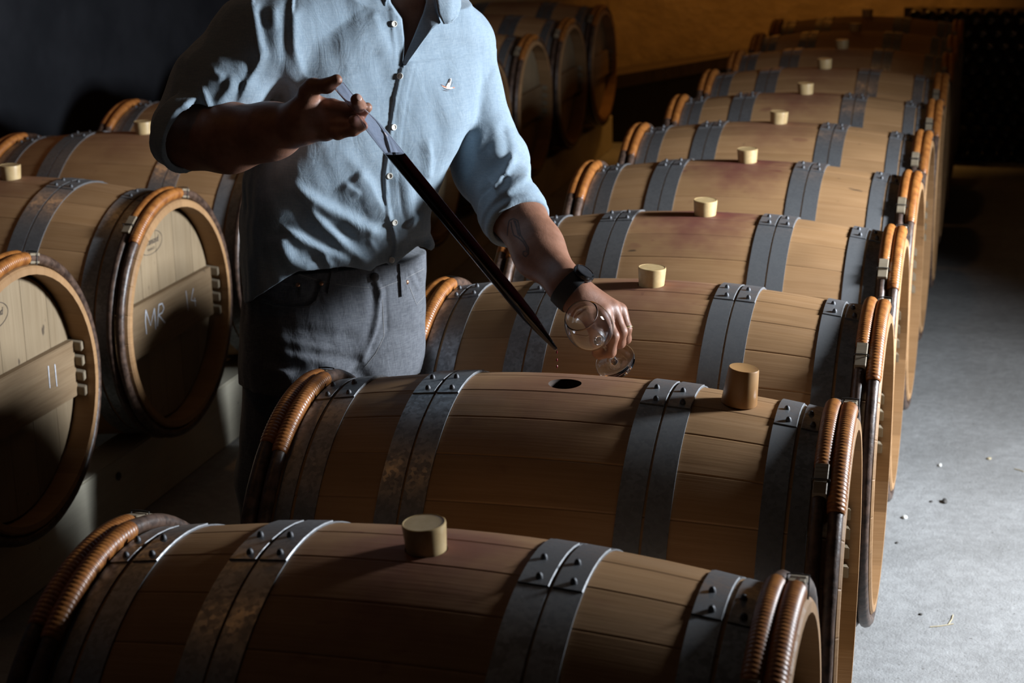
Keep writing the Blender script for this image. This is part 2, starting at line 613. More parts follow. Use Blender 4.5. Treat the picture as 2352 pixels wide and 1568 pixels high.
def head_boards(sgn):
    """six upright boards cut to the round, set back from the stave ends"""
    R = 0.279
    cuts = [-R, -0.205, -0.105, -0.015, 0.085, 0.19, R]
    out = []
    for i in range(6):
        y0, y1 = cuts[i] + 0.0006, cuts[i + 1] - 0.0006
        ys = [y0 + (y1 - y0) * k / 8 for k in range(9)]
        top = [(y, math.sqrt(max(R * R - y * y, 1e-6))) for y in ys]
        ring = [(y, z) for y, z in top] + [(y, -z) for y, z in reversed(top)]
        xo, xi = sgn * 0.418, sgn * 0.396
        bm = bmesh.new()
        a = [bm.verts.new((xo - sgn * (0.0008 if k in (0, 8, 9, 17) else 0), y, z)) for k, (y, z) in enumerate(ring)]
        b = [bm.verts.new((xi, y, z)) for y, z in ring]
        bm.faces.new(a)
        bm.faces.new(b[::-1])
        n = len(ring)
        for k in range(n):
            bm.faces.new((a[k], b[k], b[(k + 1) % n], a[(k + 1) % n]))
        bmesh.ops.remove_doubles(bm, verts=bm.verts, dist=1e-5)
        out.append(bm_mesh('head_board', bm, M_HEAD))
    return out


HEADS = head_boards(1) + head_boards(-1)


def crossbar(sgn):
    bm = bmesh.new()
    x0, x1 = sorted((sgn * 0.418, sgn * 0.438))
    box_bm(bm, (x0, -0.260, -0.071), (x1, 0.260, 0.065), 0.002)
    return bm_mesh('crossbar', bm, M_BAR)


BARS = [crossbar(1), crossbar(-1)]
bm = bmesh.new()
box_bm(bm, (-0.022, -0.010, -0.0105), (0.028, 0.012, 0.0105), 0.0012)
PEG_ME = bm_mesh('peg', bm, M_BLOCK)
for v in PEG_ME.vertices:
    if v.co.x > 0.02:
        v.co.z -= 0.004
    if v.co.x > 0.02 and v.co.y > 0:
        v.co.x -= 0.006


def barrel(loc, yaw, label, group, stain=0.5, near=True, ends=(1,)):
    root = empty('oak_barrel', loc, (0, 0, yaw), label=label, category='barrel', group=group)
    var = random.random()
    for me in STAVES:
        o = link('stave', me, root)
        o.color = (stain, var, 0, 1)
    for i, me in enumerate(HEADS):
        link('head_board', me, root)
    for i in range(2):
        link('crossbar', BARS[i], root)
    if 1 in ends:
        for sy in (1, -1):
            for k in range(4):
                o = link('peg', PEG_ME, root)
                o.location = (0.4305, sy * 0.2655, -0.056 + 0.037 * k)
                o.rotation_euler = (0, 0, 0 if sy > 0 else 0)
                if sy < 0:
                    o.scale = (1, -1, 1)
    for i, me in enumerate(HOOP_ME):
        h = link('metal_hoop', me, root)
        if near:
            for p, r in RIVETS[2 * i:2 * i + 2]:
                q = link('rivet', RIVET_ME, h)
                q.location, q.rotation_euler = p, r
    for i, (p, b) in enumerate(WH_ME):
        h = link('chestnut_hoop', p, root)
        link('willow_binding', b, h, label='orange willow binding')
        for e, owner in ((0, 0), (1, 3), (2, 1)):
            if owner == i:
                link('hoop_end', END_ME[e], h, label='pale squared hoop end')
                link('tie', TIE_ME[e], h)
    return root


SP = 0.7034
POSE = [(-0.0025, -0.0076, 0.0009, 0.0060), (0.0005, 0.0060, 0.0218, 0.0055), (0.0071, 0.0030, 0.0052, 0.0005),
        (-0.0007, 0.0, 0.0026, 0.0), (-0.0001, 0.0016, -0.0095, 0.004), (-0.0017, 0.001, -0.0101, 0.004),
        (0.004, 0.0, 0.006, 0.0), (0.0, 0.002, -0.004, 0.002), (0.003, 0, 0.004, 0.0), (0.0, 0.0, 0.0, 0.0), (0.0, 0.0, 0.004, 0.0)]
STAIN = [0.8, 0.55, 0.65, 1.0, 1.0, 0.6, 0.8, 0.6, 0.5, 0.4, 0.4]
ORD = ['nearest', 'second', 'third', 'fourth', 'fifth', 'sixth', 'seventh', 'eighth', 'ninth', 'tenth', 'last']
RLAB = ['nearest oak barrel of the right row, cut off by the bottom of the picture',
        'oak barrel with open bung hole and loose bung on top, second in right row',
        'oak barrel just behind the open one, under the hand with the wine glass',
        'oak barrel with broad pinkish wine stain, fourth from the front in right row',
        'pale oak barrel with red splashes beside its bung, fifth from the front in right row',
        'oak barrel in bright light, sixth from the front in right row',
        'oak barrel at the edge of the light, seventh from the front in right row',
        'dim oak barrel, eighth from the front in right row',
        'dim oak barrel, third from the far end of the right row',
        'dark oak barrel, last but one at the far end of the right row',
        'dark oak barrel at the far end of the right row, next to the bottles']
for i in range(11):
    dx, dy, yw, dz = POSE[i]
    barrel((dx, i * SP + dy, FLOOR + dz), yw, RLAB[i], 'barrels in the right-hand row', STAIN[i], i < 7)

LX, LSP, LY, LZ = -1.38 - L2, 0.757, 2.071, FLOOR + 0.034
LLAB = ['oak barrel at the left edge with 11 chalked on its head',
        'oak barrel with MR and 14 chalked on its head, left of the man',
        'oak barrel behind the chalked MR one, under the man\'s raised elbow',
        'oak barrel at the dark wall, behind the man\'s rolled-up right sleeve',
        'oak barrel of the left row hidden almost wholly behind the man\'s shirt',
        'dark oak barrel seen just right of the man\'s left sleeve, nearest of that far group',
        'second dark oak barrel right of the man\'s left shoulder, with willow on its hoop',
        'third dark oak barrel right of the man\'s left shoulder',
        'dark oak barrel at the far end of the left row, before the warm wall']
left_row = []
for k in range(9):
    left_row.append(barrel((LX + (-0.006 * k if k > 3 else 0.0), LY + (k - 1) * LSP, LZ), 0.004 * math.sin(k * 2.1), LLAB[k],
                           'barrels in the left-hand row', 0.45, k < 4))

# ---- print and chalk on the two near heads of the left row
HEADX = 0.4192            # just proud of the head boards
BARX = 0.4392


def ribbon(name, strokes, x, width, mat, parent, **k):
    """flat strokes lying on a plane of constant barrel x; strokes hold (y, z) points"""
    vs, fs = [], []
    for st in strokes:
        n = len(st)
        b = len(vs)
        for i in range(n):
            p = Vector(st[i])
            d = Vector(st[min(i + 1, n - 1)]) - Vector(st[max(i - 1, 0)])
            d.normalize()
            q = Vector((-d.y, d.x)) * width / 2
            vs += [(x, p.x + q.x, p.y + q.y), (x, p.x - q.x, p.y - q.y)]
        for i in range(n - 1):
            fs.append((b + 2 * i, b + 2 * i + 2, b + 2 * i + 3, b + 2 * i + 1))
    return link(name, mesh_from(name, vs, fs, mat, False), parent, **k)


def on_head(root, x, pts):
    """picture points on the plane of a barrel head -> (y, z) there"""
    X = root.location.x + x
    out = []
    for u, v in pts:
        d = _f * 1.0 + RR * (u - 1176) / FPX - UU * (v - 784) / FPX
        t = (X - CAM[0]) / d[0]
        P = CAM + d * t
        out.append((P[1] - root.location.y, P[2] - root.location.z))
    return out


ribbon('chalk_mark', [on_head(left_row[1], BARX, s) for s in (
    [(336, 768), (333, 738), (334, 712)], [(334, 712), (345, 748), (354, 708)], [(354, 708), (357, 756)],
    [(361, 750), (364, 700)], [(364, 700), (372, 697), (376, 708), (372, 718), (363, 724)], [(364, 724), (379, 742)])],
    BARX, 0.0042, M_CHALK, left_row[1], label='white chalk letters MR')
ribbon('chalk_mark', [on_head(left_row[1], BARX, s) for s in (
    [(427, 668), (432, 714)], [(444, 662), (439, 690), (450, 691)], [(447, 684), (449, 704)])],
    BARX, 0.003, M_CHALK, left_row[1], label='white chalk number 14')
ribbon('chalk_mark', [on_head(left_row[0], BARX, s) for s in ([(111, 840), (115, 891)], [(126, 836), (131, 887)])],
       BARX, 0.0032, M_CHALK, left_row[0], label='white chalk number 11')


def flat_text(body, size, shear=0.0):
    cu = bpy.data.curves.new('t', 'FONT')
    cu.body, cu.size, cu.align_x, cu.align_y, cu.shear = body, size, 'CENTER', 'CENTER', shear
    cu.resolution_u = 3
    o = bpy.data.objects.new('t', cu)
    COL.objects.link(o)
    dg = bpy.context.evaluated_depsgraph_get()
    me = bpy.data.meshes.new_from_object(o.evaluated_get(dg))
    bpy.data.objects.remove(o)
    return me


for root, cy, cz, dim in ((left_row[0], -0.037, 0.200, 1.0), (left_row[1], -0.044, 0.200, 1.0)):
    ell = [[(cy + 0.064 * math.cos(2 * PI * k / 48), cz + 0.030 * math.sin(2 * PI * k / 48)) for k in range(49)]]
    ribbon('maker_stamp', ell, HEADX, 0.0014, M_PRINT, root, label='printed oval')
    for body, size, dz, sh, sx in (('Taransaud', 0.0245, 0.003, 0.25, 0.84), ('FRANCE', 0.0095, -0.017, 0.0, 1.1)):
        me = flat_text(body, size, sh)
        for v in me.vertices:
            y, z = v.co.x * sx, v.co.y
            v.co = (HEADX + 0.0002, cy + y, cz + dz + z)
        me.materials.clear()
        me.materials.append(M_PRINT)
        link('maker_lettering', me, root, label='printed lettering')

# small branded ticks on staves of the second and third barrel and the chalked one
# ------------------------------------------------------------------ bungs
BUNG_ME = lathe('bung', [(0.0235, -0.026), (0.0245, -0.02), (0.0283, 0.033), (0.0280, 0.0352), (0.0268, 0.0362), (0.0262, 0.0356),
                         (0.012, 0.0354), (0.0, 0.0354)], M_BUNG, 40, False)
BLAB = ['cream silicone bung in the nearest right-row barrel, largest in the picture', None,
        'cream bung beyond the watch and hand, in the third right-row barrel',
        'cream bung in the pink-stained barrel, fourth of the right row',
        'cream bung amid red splashes, in the fifth barrel of the right row',
        'cream bung in the sixth barrel of the right row', 'cream bung in the seventh barrel of the right row',
        'dim bung in the eighth barrel of the right row', 'dark bung in the third barrel from the far end',
        'dark bung in the last barrel but one of the right row', 'dark bung in the farthest barrel of the right row']
for i in range(11):
    if i == 1:
        continue
    dx, dy, yw, dz = POSE[i]
    o = link('bung', BUNG_ME, None, label=BLAB[i], category='bung', group='bungs in the barrels')
    o.location = (dx, i * SP + dy, FLOOR + dz + RB)
    o.color = (0, 0, 0, 1)
    o.rotation_euler = (random.uniform(-0.05, 0.05), random.uniform(-0.05, 0.05), i)
for k, lab in ((1, 'cream bung at the left edge, in the barrel chalked MR'), (2, 'cream bung at the man\'s elbow, in the barrel beside the dark wall'),
               (0, 'cream bung in the barrel chalked 11, left of the frame')):
    if k == 0:
        continue
    o = link('bung', BUNG_ME, None, label=lab, category='bung', group='bungs in the barrels')
    b = left_row[k]
    o.color = (0, 0, 0, 1)
    o.location = (b.location.x, b.location.y, b.location.z + RB)
LOOSE_ME = lathe('bung', [(0.0, 0.0), (0.0285, 0.0), (0.0292, 0.002), (0.0245, 0.058), (0.0235, 0.0605), (0.0225, 0.0602), (0.0, 0.0598)],
                 M_BUNG, 40, False)
o = link('bung', LOOSE_ME, None, label='amber loose bung standing upside down on top of the open barrel', category='bung',
         group='bungs in the barrels')
_xb = 0.2875
_sl = math.atan(2 * (RB - RH) * _xb / L2 ** 2)
o.location = (_xb + 0.0005, SP + 0.0060 + 0.0218 * _xb, FLOOR + 0.0055 + brad(_xb) + 0.0008)
o.rotation_euler = (0, _sl, 0)
o.color = (0, 0, 1, 1)

# ------------------------------------------------------------------ beams the barrels lie on
BEAM_T = LZ - brad(0.22) - 0.004
for x0, x1, lab in ((LX + 0.26, LX + 0.36, 'pale wooden beam with a bolt head under the left row, aisle side'),
                    (LX - 0.36, LX - 0.26, 'pale wooden beam under the left row, wall side')):
    bmn = empty('barrel_rail', ((x0 + x1) / 2, 3.6, 0), label=lab, category='beam', group='beams under the barrels')
    box('timber', (-(x1 - x0) / 2, -4.2, 0), ((x1 - x0) / 2, 4.25, BEAM_T - 0.002), M_BEAM, bmn, 0.004)
    if x0 > LX:
        m = lathe('bolt_head', [(0.011, 0.0), (0.012, 0.004), (0.009, 0.007), (0.0, 0.008)], M_CONCRETE_BEAMBOLT, 6, False)
        q = link('bolt', m, bmn, label='dark steel bolt head')
        q.location = ((x1 - x0) / 2 - 0.0005, 1.86 - 3.6, 0.145)
        q.rotation_euler = (0, PI / 2, 0)
RT = FLOOR - brad(0.23) + 0.001
for s, lab in ((1, 'low timber beam under the right row, floor side'), (-1, 'low timber beam under the right row, aisle side')):
    box('barrel_rail', (s * 0.28 - 0.05, -0.4, 0), (s * 0.28 + 0.05, 7.45, RT - 0.006), M_DARKBEAM, None, 0.004,
        label=lab, category='beam', group='beams under the barrels')

# ------------------------------------------------------------------ bottles and rail at the far end
M_BOTTLE = simple('dark_bottle_glass', (0.006, 0.007, 0.005), (0.012, 0.012, 0.009), 30, 0.22)
BOT = lathe('wine_bottle', [(0.0, 0.012), (0.018, 0.006), (0.032, 0.0), (0.037, 0.006), (0.0375, 0.02), (0.0375, 0.19), (0.034, 0.21),
                            (0.016, 0.245), (0.0145, 0.295), (0.0155, 0.297), (0.0155, 0.305), (0.0, 0.305)], M_BOTTLE, 20, False, 'y')
NTH = ['first', 'second', 'third', 'fourth', 'fifth', 'sixth', 'seventh', 'eighth', 'ninth', 'tenth', 'eleventh', 'twelfth', 'thirteenth']
for row in range(12):
    z = 0.0385 + 0.0672 * row
    from_top = 11 - row
    line = [0.165 + 0.0775 * (k + (0.5 if row % 2 else 0.0)) for k in range(9)]
    if z < 0.6:                                   # lower down only the ones beside the last barrel can be seen
        line = [x for x in line if x > 0.43]
    for k, x in enumerate(line):
        o = link('wine_bottle', BOT, None, category='bottle', group='bottles stacked at the far end',
                 label='dark wine bottle, %s from left, %s, far stack' % (
                     NTH[k], 'topmost row' if from_top == 0 else NTH[from_top] + ' row from the top'))
        o.location = (x, 7.72 + random.uniform(-0.008, 0.008), z)
        o.rotation_euler = (0, random.uniform(0, 6.28), 0)
BX0, BX1 = 0.165 - 0.0395, 0.165 + 0.0775 * 8.5 + 0.0395
bin_ = empty('bottle_bin', ((BX0 + BX1) / 2, 7.9, 0), label='dark wooden bin sides enclosing the far bottle stack', category='bin')
hw = (BX1 - BX0) / 2
box('side_board', (-hw - 0.03, -0.16, 0), (-hw - 0.001, 0.2, 0.70), M_DARKBEAM, bin_)
box('light_block_board', (-hw, 0.150, 0), (hw, 0.170, 0.80), M_DARKBEAM, bin_)  # unseen panel added to stop light leaking between the bottles
box('side_board', (hw + 0.001, -0.16, 0), (hw + 0.03, 0.2, 0.86), M_DARKBEAM, bin_)

# dark timber rail standing aslant against the warm wall at the end of the aisle
pr = empty('timber_rail', (-1.02, 8.1, 0), (0, 0, 0), label='long dark timber ledge below the warm wall at the end of the aisle', category='ledge')
bm = bmesh.new()
vs = [bm.verts.new(p) for p in ((-0.62, -0.12, 0.30), (0.50, 0.12, 0.50), (0.50, 0.38, 0.50), (-0.62, 0.38, 0.30),
                                (-0.62, -0.12, 0.38), (0.50, 0.12, 0.56), (0.50, 0.38, 0.56), (-0.62, 0.38, 0.38))]
for f in ((3, 2, 1, 0), (4, 5, 6, 7), (0, 1, 5, 4), (1, 2, 6, 5), (2, 3, 7, 6), (3, 0, 4, 7)):
    bm.faces.new([vs[q] for q in f])
link('plank', bm_mesh('plank', bm, M_DARKBEAM), pr)
bm = bmesh.new()
vs = [bm.verts.new(p) for p in ((-0.62, -0.09, 0.0), (0.50, 0.15, 0.0), (0.50, 0.19, 0.0), (-0.62, -0.05, 0.0),
                                (-0.62, -0.09, 0.30), (0.50, 0.15, 0.50), (0.50, 0.19, 0.50), (-0.62, -0.05, 0.30))]
for f in ((3, 2, 1, 0), (4, 5, 6, 7), (0, 1, 5, 4), (1, 2, 6, 5), (2, 3, 7, 6), (3, 0, 4, 7)):
    bm.faces.new([vs[q] for q in f])
link('shade_panel', bm_mesh('shade_panel', bm, M_CORD), pr)  # near-black sheet added under the ledge, standing in for shade on the wall

# ------------------------------------------------------------------ litter on the floor
M_STONE = simple('dark_grit', (0.03, 0.028, 0.026), (0.10, 0.09, 0.08), 60, 0.8, 0, 0.5)
M_STRAW = simple('straw', (0.40, 0.32, 0.19), (0.55, 0.47, 0.31), 60, 0.7)
M_CRUMB = simple('pale_crumb', (0.70, 0.68, 0.62), (0.85, 0.83, 0.78), 60, 0.8)


def pebble(seed, sx, sy, sz, mat):
    r_ = random.Random(seed)
    bm = bmesh.new()
    bmesh.ops.create_icosphere(bm, subdivisions=2, radius=1.0)
    for v in bm.verts:
        k = 1 + r_.uniform(-0.18, 0.18)
        v.co = Vector((v.co.x * sx * k, v.co.y * sy * k, max(v.co.z, -0.6) * sz * k + 0.6 * sz))
    return bm_mesh('pebble', bm, mat, True)


def floor_pt(u, v, z=0.0):
    d = _f + RR * (u - 1176) / FPX - UU * (v - 784) / FPX
    t = (z - CAM[2]) / d[2]
    return CAM + d * t


for u, v, s, mat, nm, lab, cat in (
        (2170, 1153, (0.008, 0.013, 0.006), M_STONE, 'pebble', 'small dark clod on the lit concrete, right of the barrels', 'stone'),
        (2139, 1152, (0.005, 0.007, 0.002), M_STONE, 'pebble', 'flat dark crumb just left of the small dark clod on the concrete', 'stone'),
        (2078, 1189, (0.007, 0.01, 0.004), M_CRUMB, 'chip', 'white chip on the concrete close to the barrel heads', 'chip'),
        (2159, 1069, (0.005, 0.012, 0.003), M_CRUMB, 'chip', 'pale chip on the concrete above the dark clod', 'chip'),
        (2272, 1054, (0.007, 0.008, 0.003), M_STRAW, 'chip', 'tan wood chip on the concrete near the right edge', 'chip'),
        (2060, 1247, (0.004, 0.006, 0.002), M_STONE, 'pebble', 'tiny dark grain on the concrete below the white chip', 'stone'),
        (2115, 1411, (0.005, 0.006, 0.002), M_STONE, 'pebble', 'tiny dark grain on the concrete by the third barrel head', 'stone')):
    o = link(nm, pebble(int(u), *s, mat), None, label=lab, category=cat)
    P = floor_pt(u, v)
    o.location = (P[0], P[1], 0)
for k, (pl, lab) in enumerate((([(2136, 1439), (2160, 1437), (2190, 1432)], 'pale straw lying across the lit concrete floor'),
                               ([(2178, 1434), (2186, 1422), (2189, 1411)], 'short straw standing off the end of the pale straw on the floor'),
                               ([(2330, 1076), (2345, 1080), (2352, 1083)], 'greenish straw on the concrete at the right edge'))):
    pts = [floor_pt(u, v, 0.0015) for u, v in pl]
    c = pts[0]
    o = link('straw', tube_mesh('straw', [p - np.array([c[0], c[1], 0]) for p in pts], 0.0013, M_STRAW, 6), None, label=lab, category='straw')
    o.location = (c[0], c[1], 0)

# ------------------------------------------------------------------ the man : signed-distance modelling
PA = np.array([math.cos(PAN), -math.sin(PAN), 0.0])       # across (picture right)
PB = np.array([math.sin(PAN), math.cos(PAN), 0.0])        # away
PO = np.array([-0.55, 1.12, 0.0])
PROT = -PAN


def Q(u, v, d=0.0):
    """picture point at depth d behind (+) or before (-) the man's plane -> his own axes (across, away, up)"""
    dr = _f + RR * (u - 1176) / FPX - UU * (v - 784) / FPX
    t = (d + PB @ (PO - CAM)) / (PB @ dr)
    P = CAM + dr * t
    return np.array([PA @ (P - PO), d, P[2]])


def to_world(q):
    return PO + PA * q[0] + PB * q[1] + np.array([0, 0, q[2]])


def rc(a, b, ra, rb, flat=None):
    a, b = np.asarray(a, float), np.asarray(b, float)
    ab = b - a
    L = max(ab @ ab, 1e-9)

    def f(p):
        t = np.clip(((p - a) @ ab) / L, 0, 1)
        return np.linalg.norm(p - a - t[:, None] * ab, axis=1) - (ra + (rb - ra) * t)
    return f


def ell(c, r, M=None):
    c, r = np.asarray(c, float), np.asarray(r, float)
    mn = r.min()

    def f(p):
        q = p - c
        if M is not None:
            q = q @ M
        k0 = np.linalg.norm(q / r, axis=1)
        k1 = np.linalg.norm(q / (r * r), axis=1) + 1e-9
        return np.maximum(k0 * (k0 - 1) / k1, (k0 - 1) * mn * 1.0)
    return f


SE = 4.2


def half_axis(half, hd, yaw, SE=SE):
    """half width of a turned level section whose outline spans the given half width"""
    m = SE / (SE - 1)
    return max(half ** m - (hd * math.sin(yaw)) ** m, 0.02) ** (1 / m) / math.cos(yaw)


def stack(secs, SE=SE):
    """body trunk from level sections (z, across, away, half width, half depth)"""
    S = np.array(sorted(secs))

    def f(p):
        z = p[:, 2]
        q = [np.interp(z, S[:, 0], S[:, k]) for k in range(1, 6)]
        c, s = np.cos(q[4]), np.sin(q[4])
        x, y = p[:, 0] - q[0], p[:, 1] - q[1]
        x, y = c * x + s * y, -s * x + c * y
        x, y = np.abs(x) + 1e-6, np.abs(y) + 1e-6
        k = ((x / q[2]) ** SE + (y / q[3]) ** SE) ** (1 / SE) + 1e-9
        # distance estimate along the gradient
        g = k ** (1 - SE) * np.sqrt((x ** (SE - 1) / q[2] ** SE) ** 2 + (y ** (SE - 1) / q[3] ** SE) ** 2) + 1e-9
        d = (k - 1) / g
        d = np.maximum(d, (k - 1) * q[3])
        return np.maximum(d, np.maximum(S[0, 0] - z, z - S[-1, 0]))
    return f


def smin(a, b, k):
    h = np.clip(0.5 + 0.5 * (b - a) / k, 0, 1)
    return b + (a - b) * h - k * h * (1 - h)


def surface_nets(prims, post, h, lo, hi, pad=0.02, B=22):
    """prims: list of (function, blend). post(p, d) may displace or cut. Returns verts, quads."""
    lo, hi = np.array(lo), np.array(hi)
    nb = np.ceil((hi - lo) / (h * B)).astype(int)
    bs = h * B
    gi = np.stack(np.meshgrid(*[np.arange(n) for n in nb], indexing='ij'), -1).reshape(-1, 3)
    cen = lo + (gi + 0.5) * bs
    D = np.stack([f(cen) for f, k in prims], 1)
    rad = bs * 0.87
    keep = D.min(1) < rad * 1.25 + pad + 0.01
    N = nb * B + 2
    verts, keys, quads = [], [], []
    ar = np.arange(B + 1)
    off = np.stack(np.meshgrid(ar, ar, ar, indexing='ij'), -1).reshape(-1, 3)
    corners = [(i, j, k) for i in (0, 1) for j in (0, 1) for k in (0, 1)]
    edges = [(a, b) for a in range(8) for b in range(a + 1, 8) if bin(a ^ b).count('1') == 1]

    def key(ix):
        return (ix[:, 0] * N[1] + ix[:, 1]) * N[2] + ix[:, 2]
    for bi in np.nonzero(keep)[0]:
        near = np.nonzero(D[bi] < max(D[bi].min(), -1.2 * rad) + 2.4 * rad + 0.03)[0]
        base = gi[bi] * B
        p = lo + (base + off) * h
        d = None
        for q in near:
            f, k = prims[q]
            e = f(p)
            d = e if d is None else (np.minimum(d, e) if k <= 0 else smin(d, e, k))
        if post is not None:
            d = post(p, d)
        V = d.reshape(B + 1, B + 1, B + 1)
        sg = V < 0
        if sg.all() or not sg.any():
            continue
        c8 = np.stack([V[i:B + i, j:B + j, k:B + k] for i, j, k in corners], -1).reshape(-1, 8)
        s8 = c8 < 0
        act = np.nonzero(s8.any(1) & ~s8.all(1))[0]
        if len(act) == 0:
            continue
        cv = c8[act]
        acc = np.zeros((len(act), 3))
        cnt = np.zeros(len(act))
        for a, b in edges:
            m = (cv[:, a] < 0) != (cv[:, b] < 0)
            t = cv[:, a] / (cv[:, a] - cv[:, b] + 1e-12)
            pa, pb = np.array(corners[a], float), np.array(corners[b], float)
            pt = pa + t[:, None] * (pb - pa)
            acc[m] += pt[m]
            cnt[m] += 1
        ci = np.stack(np.unravel_index(act, (B, B, B)), -1)
        verts.append(lo + (base + ci + acc / cnt[:, None]) * h)
        keys.append(key(base + ci + 1))
        for ax in range(3):
            o1, o2 = [(1, 2), (2, 0), (0, 1)][ax]
            s0 = sg[:B, :B, :B]
            sl = [slice(0, B)] * 3
            sl[ax] = slice(1, B + 1)
            s1 = sg[tuple(sl)]
            e = np.argwhere(s0 != s1)
            if len(e) == 0:
                continue
            fl = s0[tuple(e.T)]
            u1, u2 = np.zeros(3, int), np.zeros(3, int)
            u1[o1], u2[o2] = 1, 1
            g = base + e + 1
            q4 = np.stack([key(g - u1 - u2), key(g - u2), key(g), key(g - u1)], 1)
            q4[~fl] = q4[~fl][:, ::-1]
            quads.append(q4)
    verts, keys, quads = np.concatenate(verts), np.concatenate(keys), np.concatenate(quads)
    o = np.argsort(keys)
    keys, verts = keys[o], verts[o]
    ix = np.searchsorted(keys, quads)
    ix = np.clip(ix, 0, len(keys) - 1)
    ok = (keys[ix] == quads).all(1)
    return verts, ix[ok]


def np_mesh(name, V, F, mat, relax=1):
    for _ in range(relax):
        acc = np.zeros_like(V)
        cnt = np.zeros(len(V))
        for k in range(4):
            a, b = F[:, k], F[:, (k + 1) % 4]
            for i in range(3):
                acc[:, i] += np.bincount(a, V[b, i], len(V)) + np.bincount(b, V[a, i], len(V))
            cnt += np.bincount(a, minlength=len(V)) + np.bincount(b, minlength=len(V))
        m = cnt > 0
        V = V.copy()
        V[m] = V[m] * 0.45 + 0.55 * acc[m] / cnt[m][:, None]
    me = bpy.data.meshes.new(name)
    me.vertices.add(len(V))
    me.vertices.foreach_set('co', V.astype(np.float32).ravel())
    me.loops.add(len(F) * 4)
    me.loops.foreach_set('vertex_index', F.astype(np.int32).ravel())
    me.polygons.add(len(F))
    me.polygons.foreach_set('loop_start', np.arange(0, len(F) * 4, 4, dtype=np.int32))
    me.polygons.foreach_set('use_smooth', np.ones(len(F), bool))
    me.update(calc_edges=True)
    me.validate()
    me.materials.append(mat)
    return me


class Relief:
    """height map over the (across, up) plane of the figure, drawn as soft strokes; used to shape folds and seams"""
    def __init__(s, x0, x1, z0, z1, res=0.0018):
        s.x0, s.z0, s.res = x0, z0, res
        s.nx, s.nz = int((x1 - x0) / res), int((z1 - z0) / res)
        s.H = np.zeros((s.nx, s.nz))
        s.X = x0 + np.arange(s.nx) * res
        s.Z = z0 + np.arange(s.nz) * res

    def stroke(s, pts, wl, wr, amp, d=-0.145, taper=(0.25, 0.25), conv=None, mode='add'):
        P = []
        for p in pts:
            u, v = conv(*p) if conv else p
            q = Q(u, v, d)
            P.append((q[0], q[2]))
        P = np.array(P)
        if len(P) > 2:                          # smooth the polyline
            t = np.r_[0, np.cumsum(np.linalg.norm(np.diff(P, axis=0), axis=1))]
            tt = np.linspace(0, t[-1], 40)
            for _ in range(1):
                Pn = np.stack([np.interp(tt, t, P[:, i]) for i in (0, 1)], 1)
            k = np.array([1, 2, 3, 2, 1]) / 9
            Ps = np.stack([np.convolve(np.pad(Pn[:, i], 2, mode='edge'), k, 'valid') for i in (0, 1)], 1)
            P = Ps
        wl, wr = wl / 1183, wr / 1183
        m = 2.6 * max(wl, wr)
        i0, i1 = np.searchsorted(s.X, [P[:, 0].min() - m, P[:, 0].max() + m])
        j0, j1 = np.searchsorted(s.Z, [P[:, 1].min() - m, P[:, 1].max() + m])
        if i1 <= i0 or j1 <= j0:
            return
        gx, gz = np.meshgrid(s.X[i0:i1], s.Z[j0:j1], indexing='ij')
        best = np.full(gx.shape, 1e9)
        side = np.zeros(gx.shape)
        par = np.zeros(gx.shape)
        seg = np.linalg.norm(np.diff(P, axis=0), axis=1)
        cum = np.r_[0, np.cumsum(seg)]
        for k in range(len(P) - 1):
            a, e = P[k], P[k + 1] - P[k]
            L = max(e @ e, 1e-12)
            t = np.clip(((gx - a[0]) * e[0] + (gz - a[1]) * e[1]) / L, 0, 1)
            dx, dz = gx - a[0] - t * e[0], gz - a[1] - t * e[1]
            dd = np.hypot(dx, dz)
            u = dd < best
            best[u] = dd[u]
            side[u] = np.sign(e[0] * dz - e[1] * dx)[u]       # + = left of the direction of travel
            par[u] = ((cum[k] + t * seg[k]) / cum[-1])[u]
        wd = np.where(side > 0, wl, wr)
        prof = np.exp(-(best / wd) ** 2)
        tp = np.ones_like(par)
        if taper[0] > 0:
            tp *= np.clip(par / taper[0], 0, 1) ** 0.8
        if taper[1] > 0:
            tp *= np.clip((1 - par) / taper[1], 0, 1) ** 0.8
        hgt = amp / 1000 * prof * tp
        s.H[i0:i1, j0:j1] += hgt

    def step(s, pts, width, amp, d=-0.12, conv=None, soft=3.0, inside=1):
        """raise a strip of given width lying on one side (right of travel) of a line"""
        P = []
        for p in pts:
            u, v = conv(*p) if conv else p
            q = Q(u, v, d)
            P.append((q[0], q[2]))
        P = np.array(P)
        t = np.r_[0, np.cumsum(np.linalg.norm(np.diff(P, axis=0), axis=1))]
        tt = np.linspace(0, t[-1], 60)
        P = np.stack([np.interp(tt, t, P[:, i]) for i in (0, 1)], 1)
        gx, gz = np.meshgrid(s.X, s.Z, indexing='ij')
        # the line is taken as across = f(up)
        o = np.argsort(P[:, 1])
        xl = np.interp(s.Z, P[o, 1], P[o, 0])[None, :]
        inz = ((s.Z > P[:, 1].min()) & (s.Z < P[:, 1].max()))[None, :]
        so = soft / 1183
        k = 1 / (1 + np.exp(-np.clip((gx - xl) / so * 2, -40, 40)))
        k2 = 1 / (1 + np.exp(-np.clip((xl + width / 1183 - gx) / (so * 2) * 2, -40, 40)))
        s.H += amp / 1000 * k * k2 * inz

    def __call__(s, p):
        fx = np.clip((p[:, 0] - s.x0) / s.res, 0, s.nx - 2)
        fz = np.clip((p[:, 2] - s.z0) / s.res, 0, s.nz - 2)
        i, j = fx.astype(int), fz.astype(int)
        a, b = fx - i, fz - j
        H = s.H
        return (H[i, j] * (1 - a) * (1 - b) + H[i + 1, j] * a * (1 - b) + H[i, j + 1] * (1 - a) * b + H[i + 1, j + 1] * a * b)


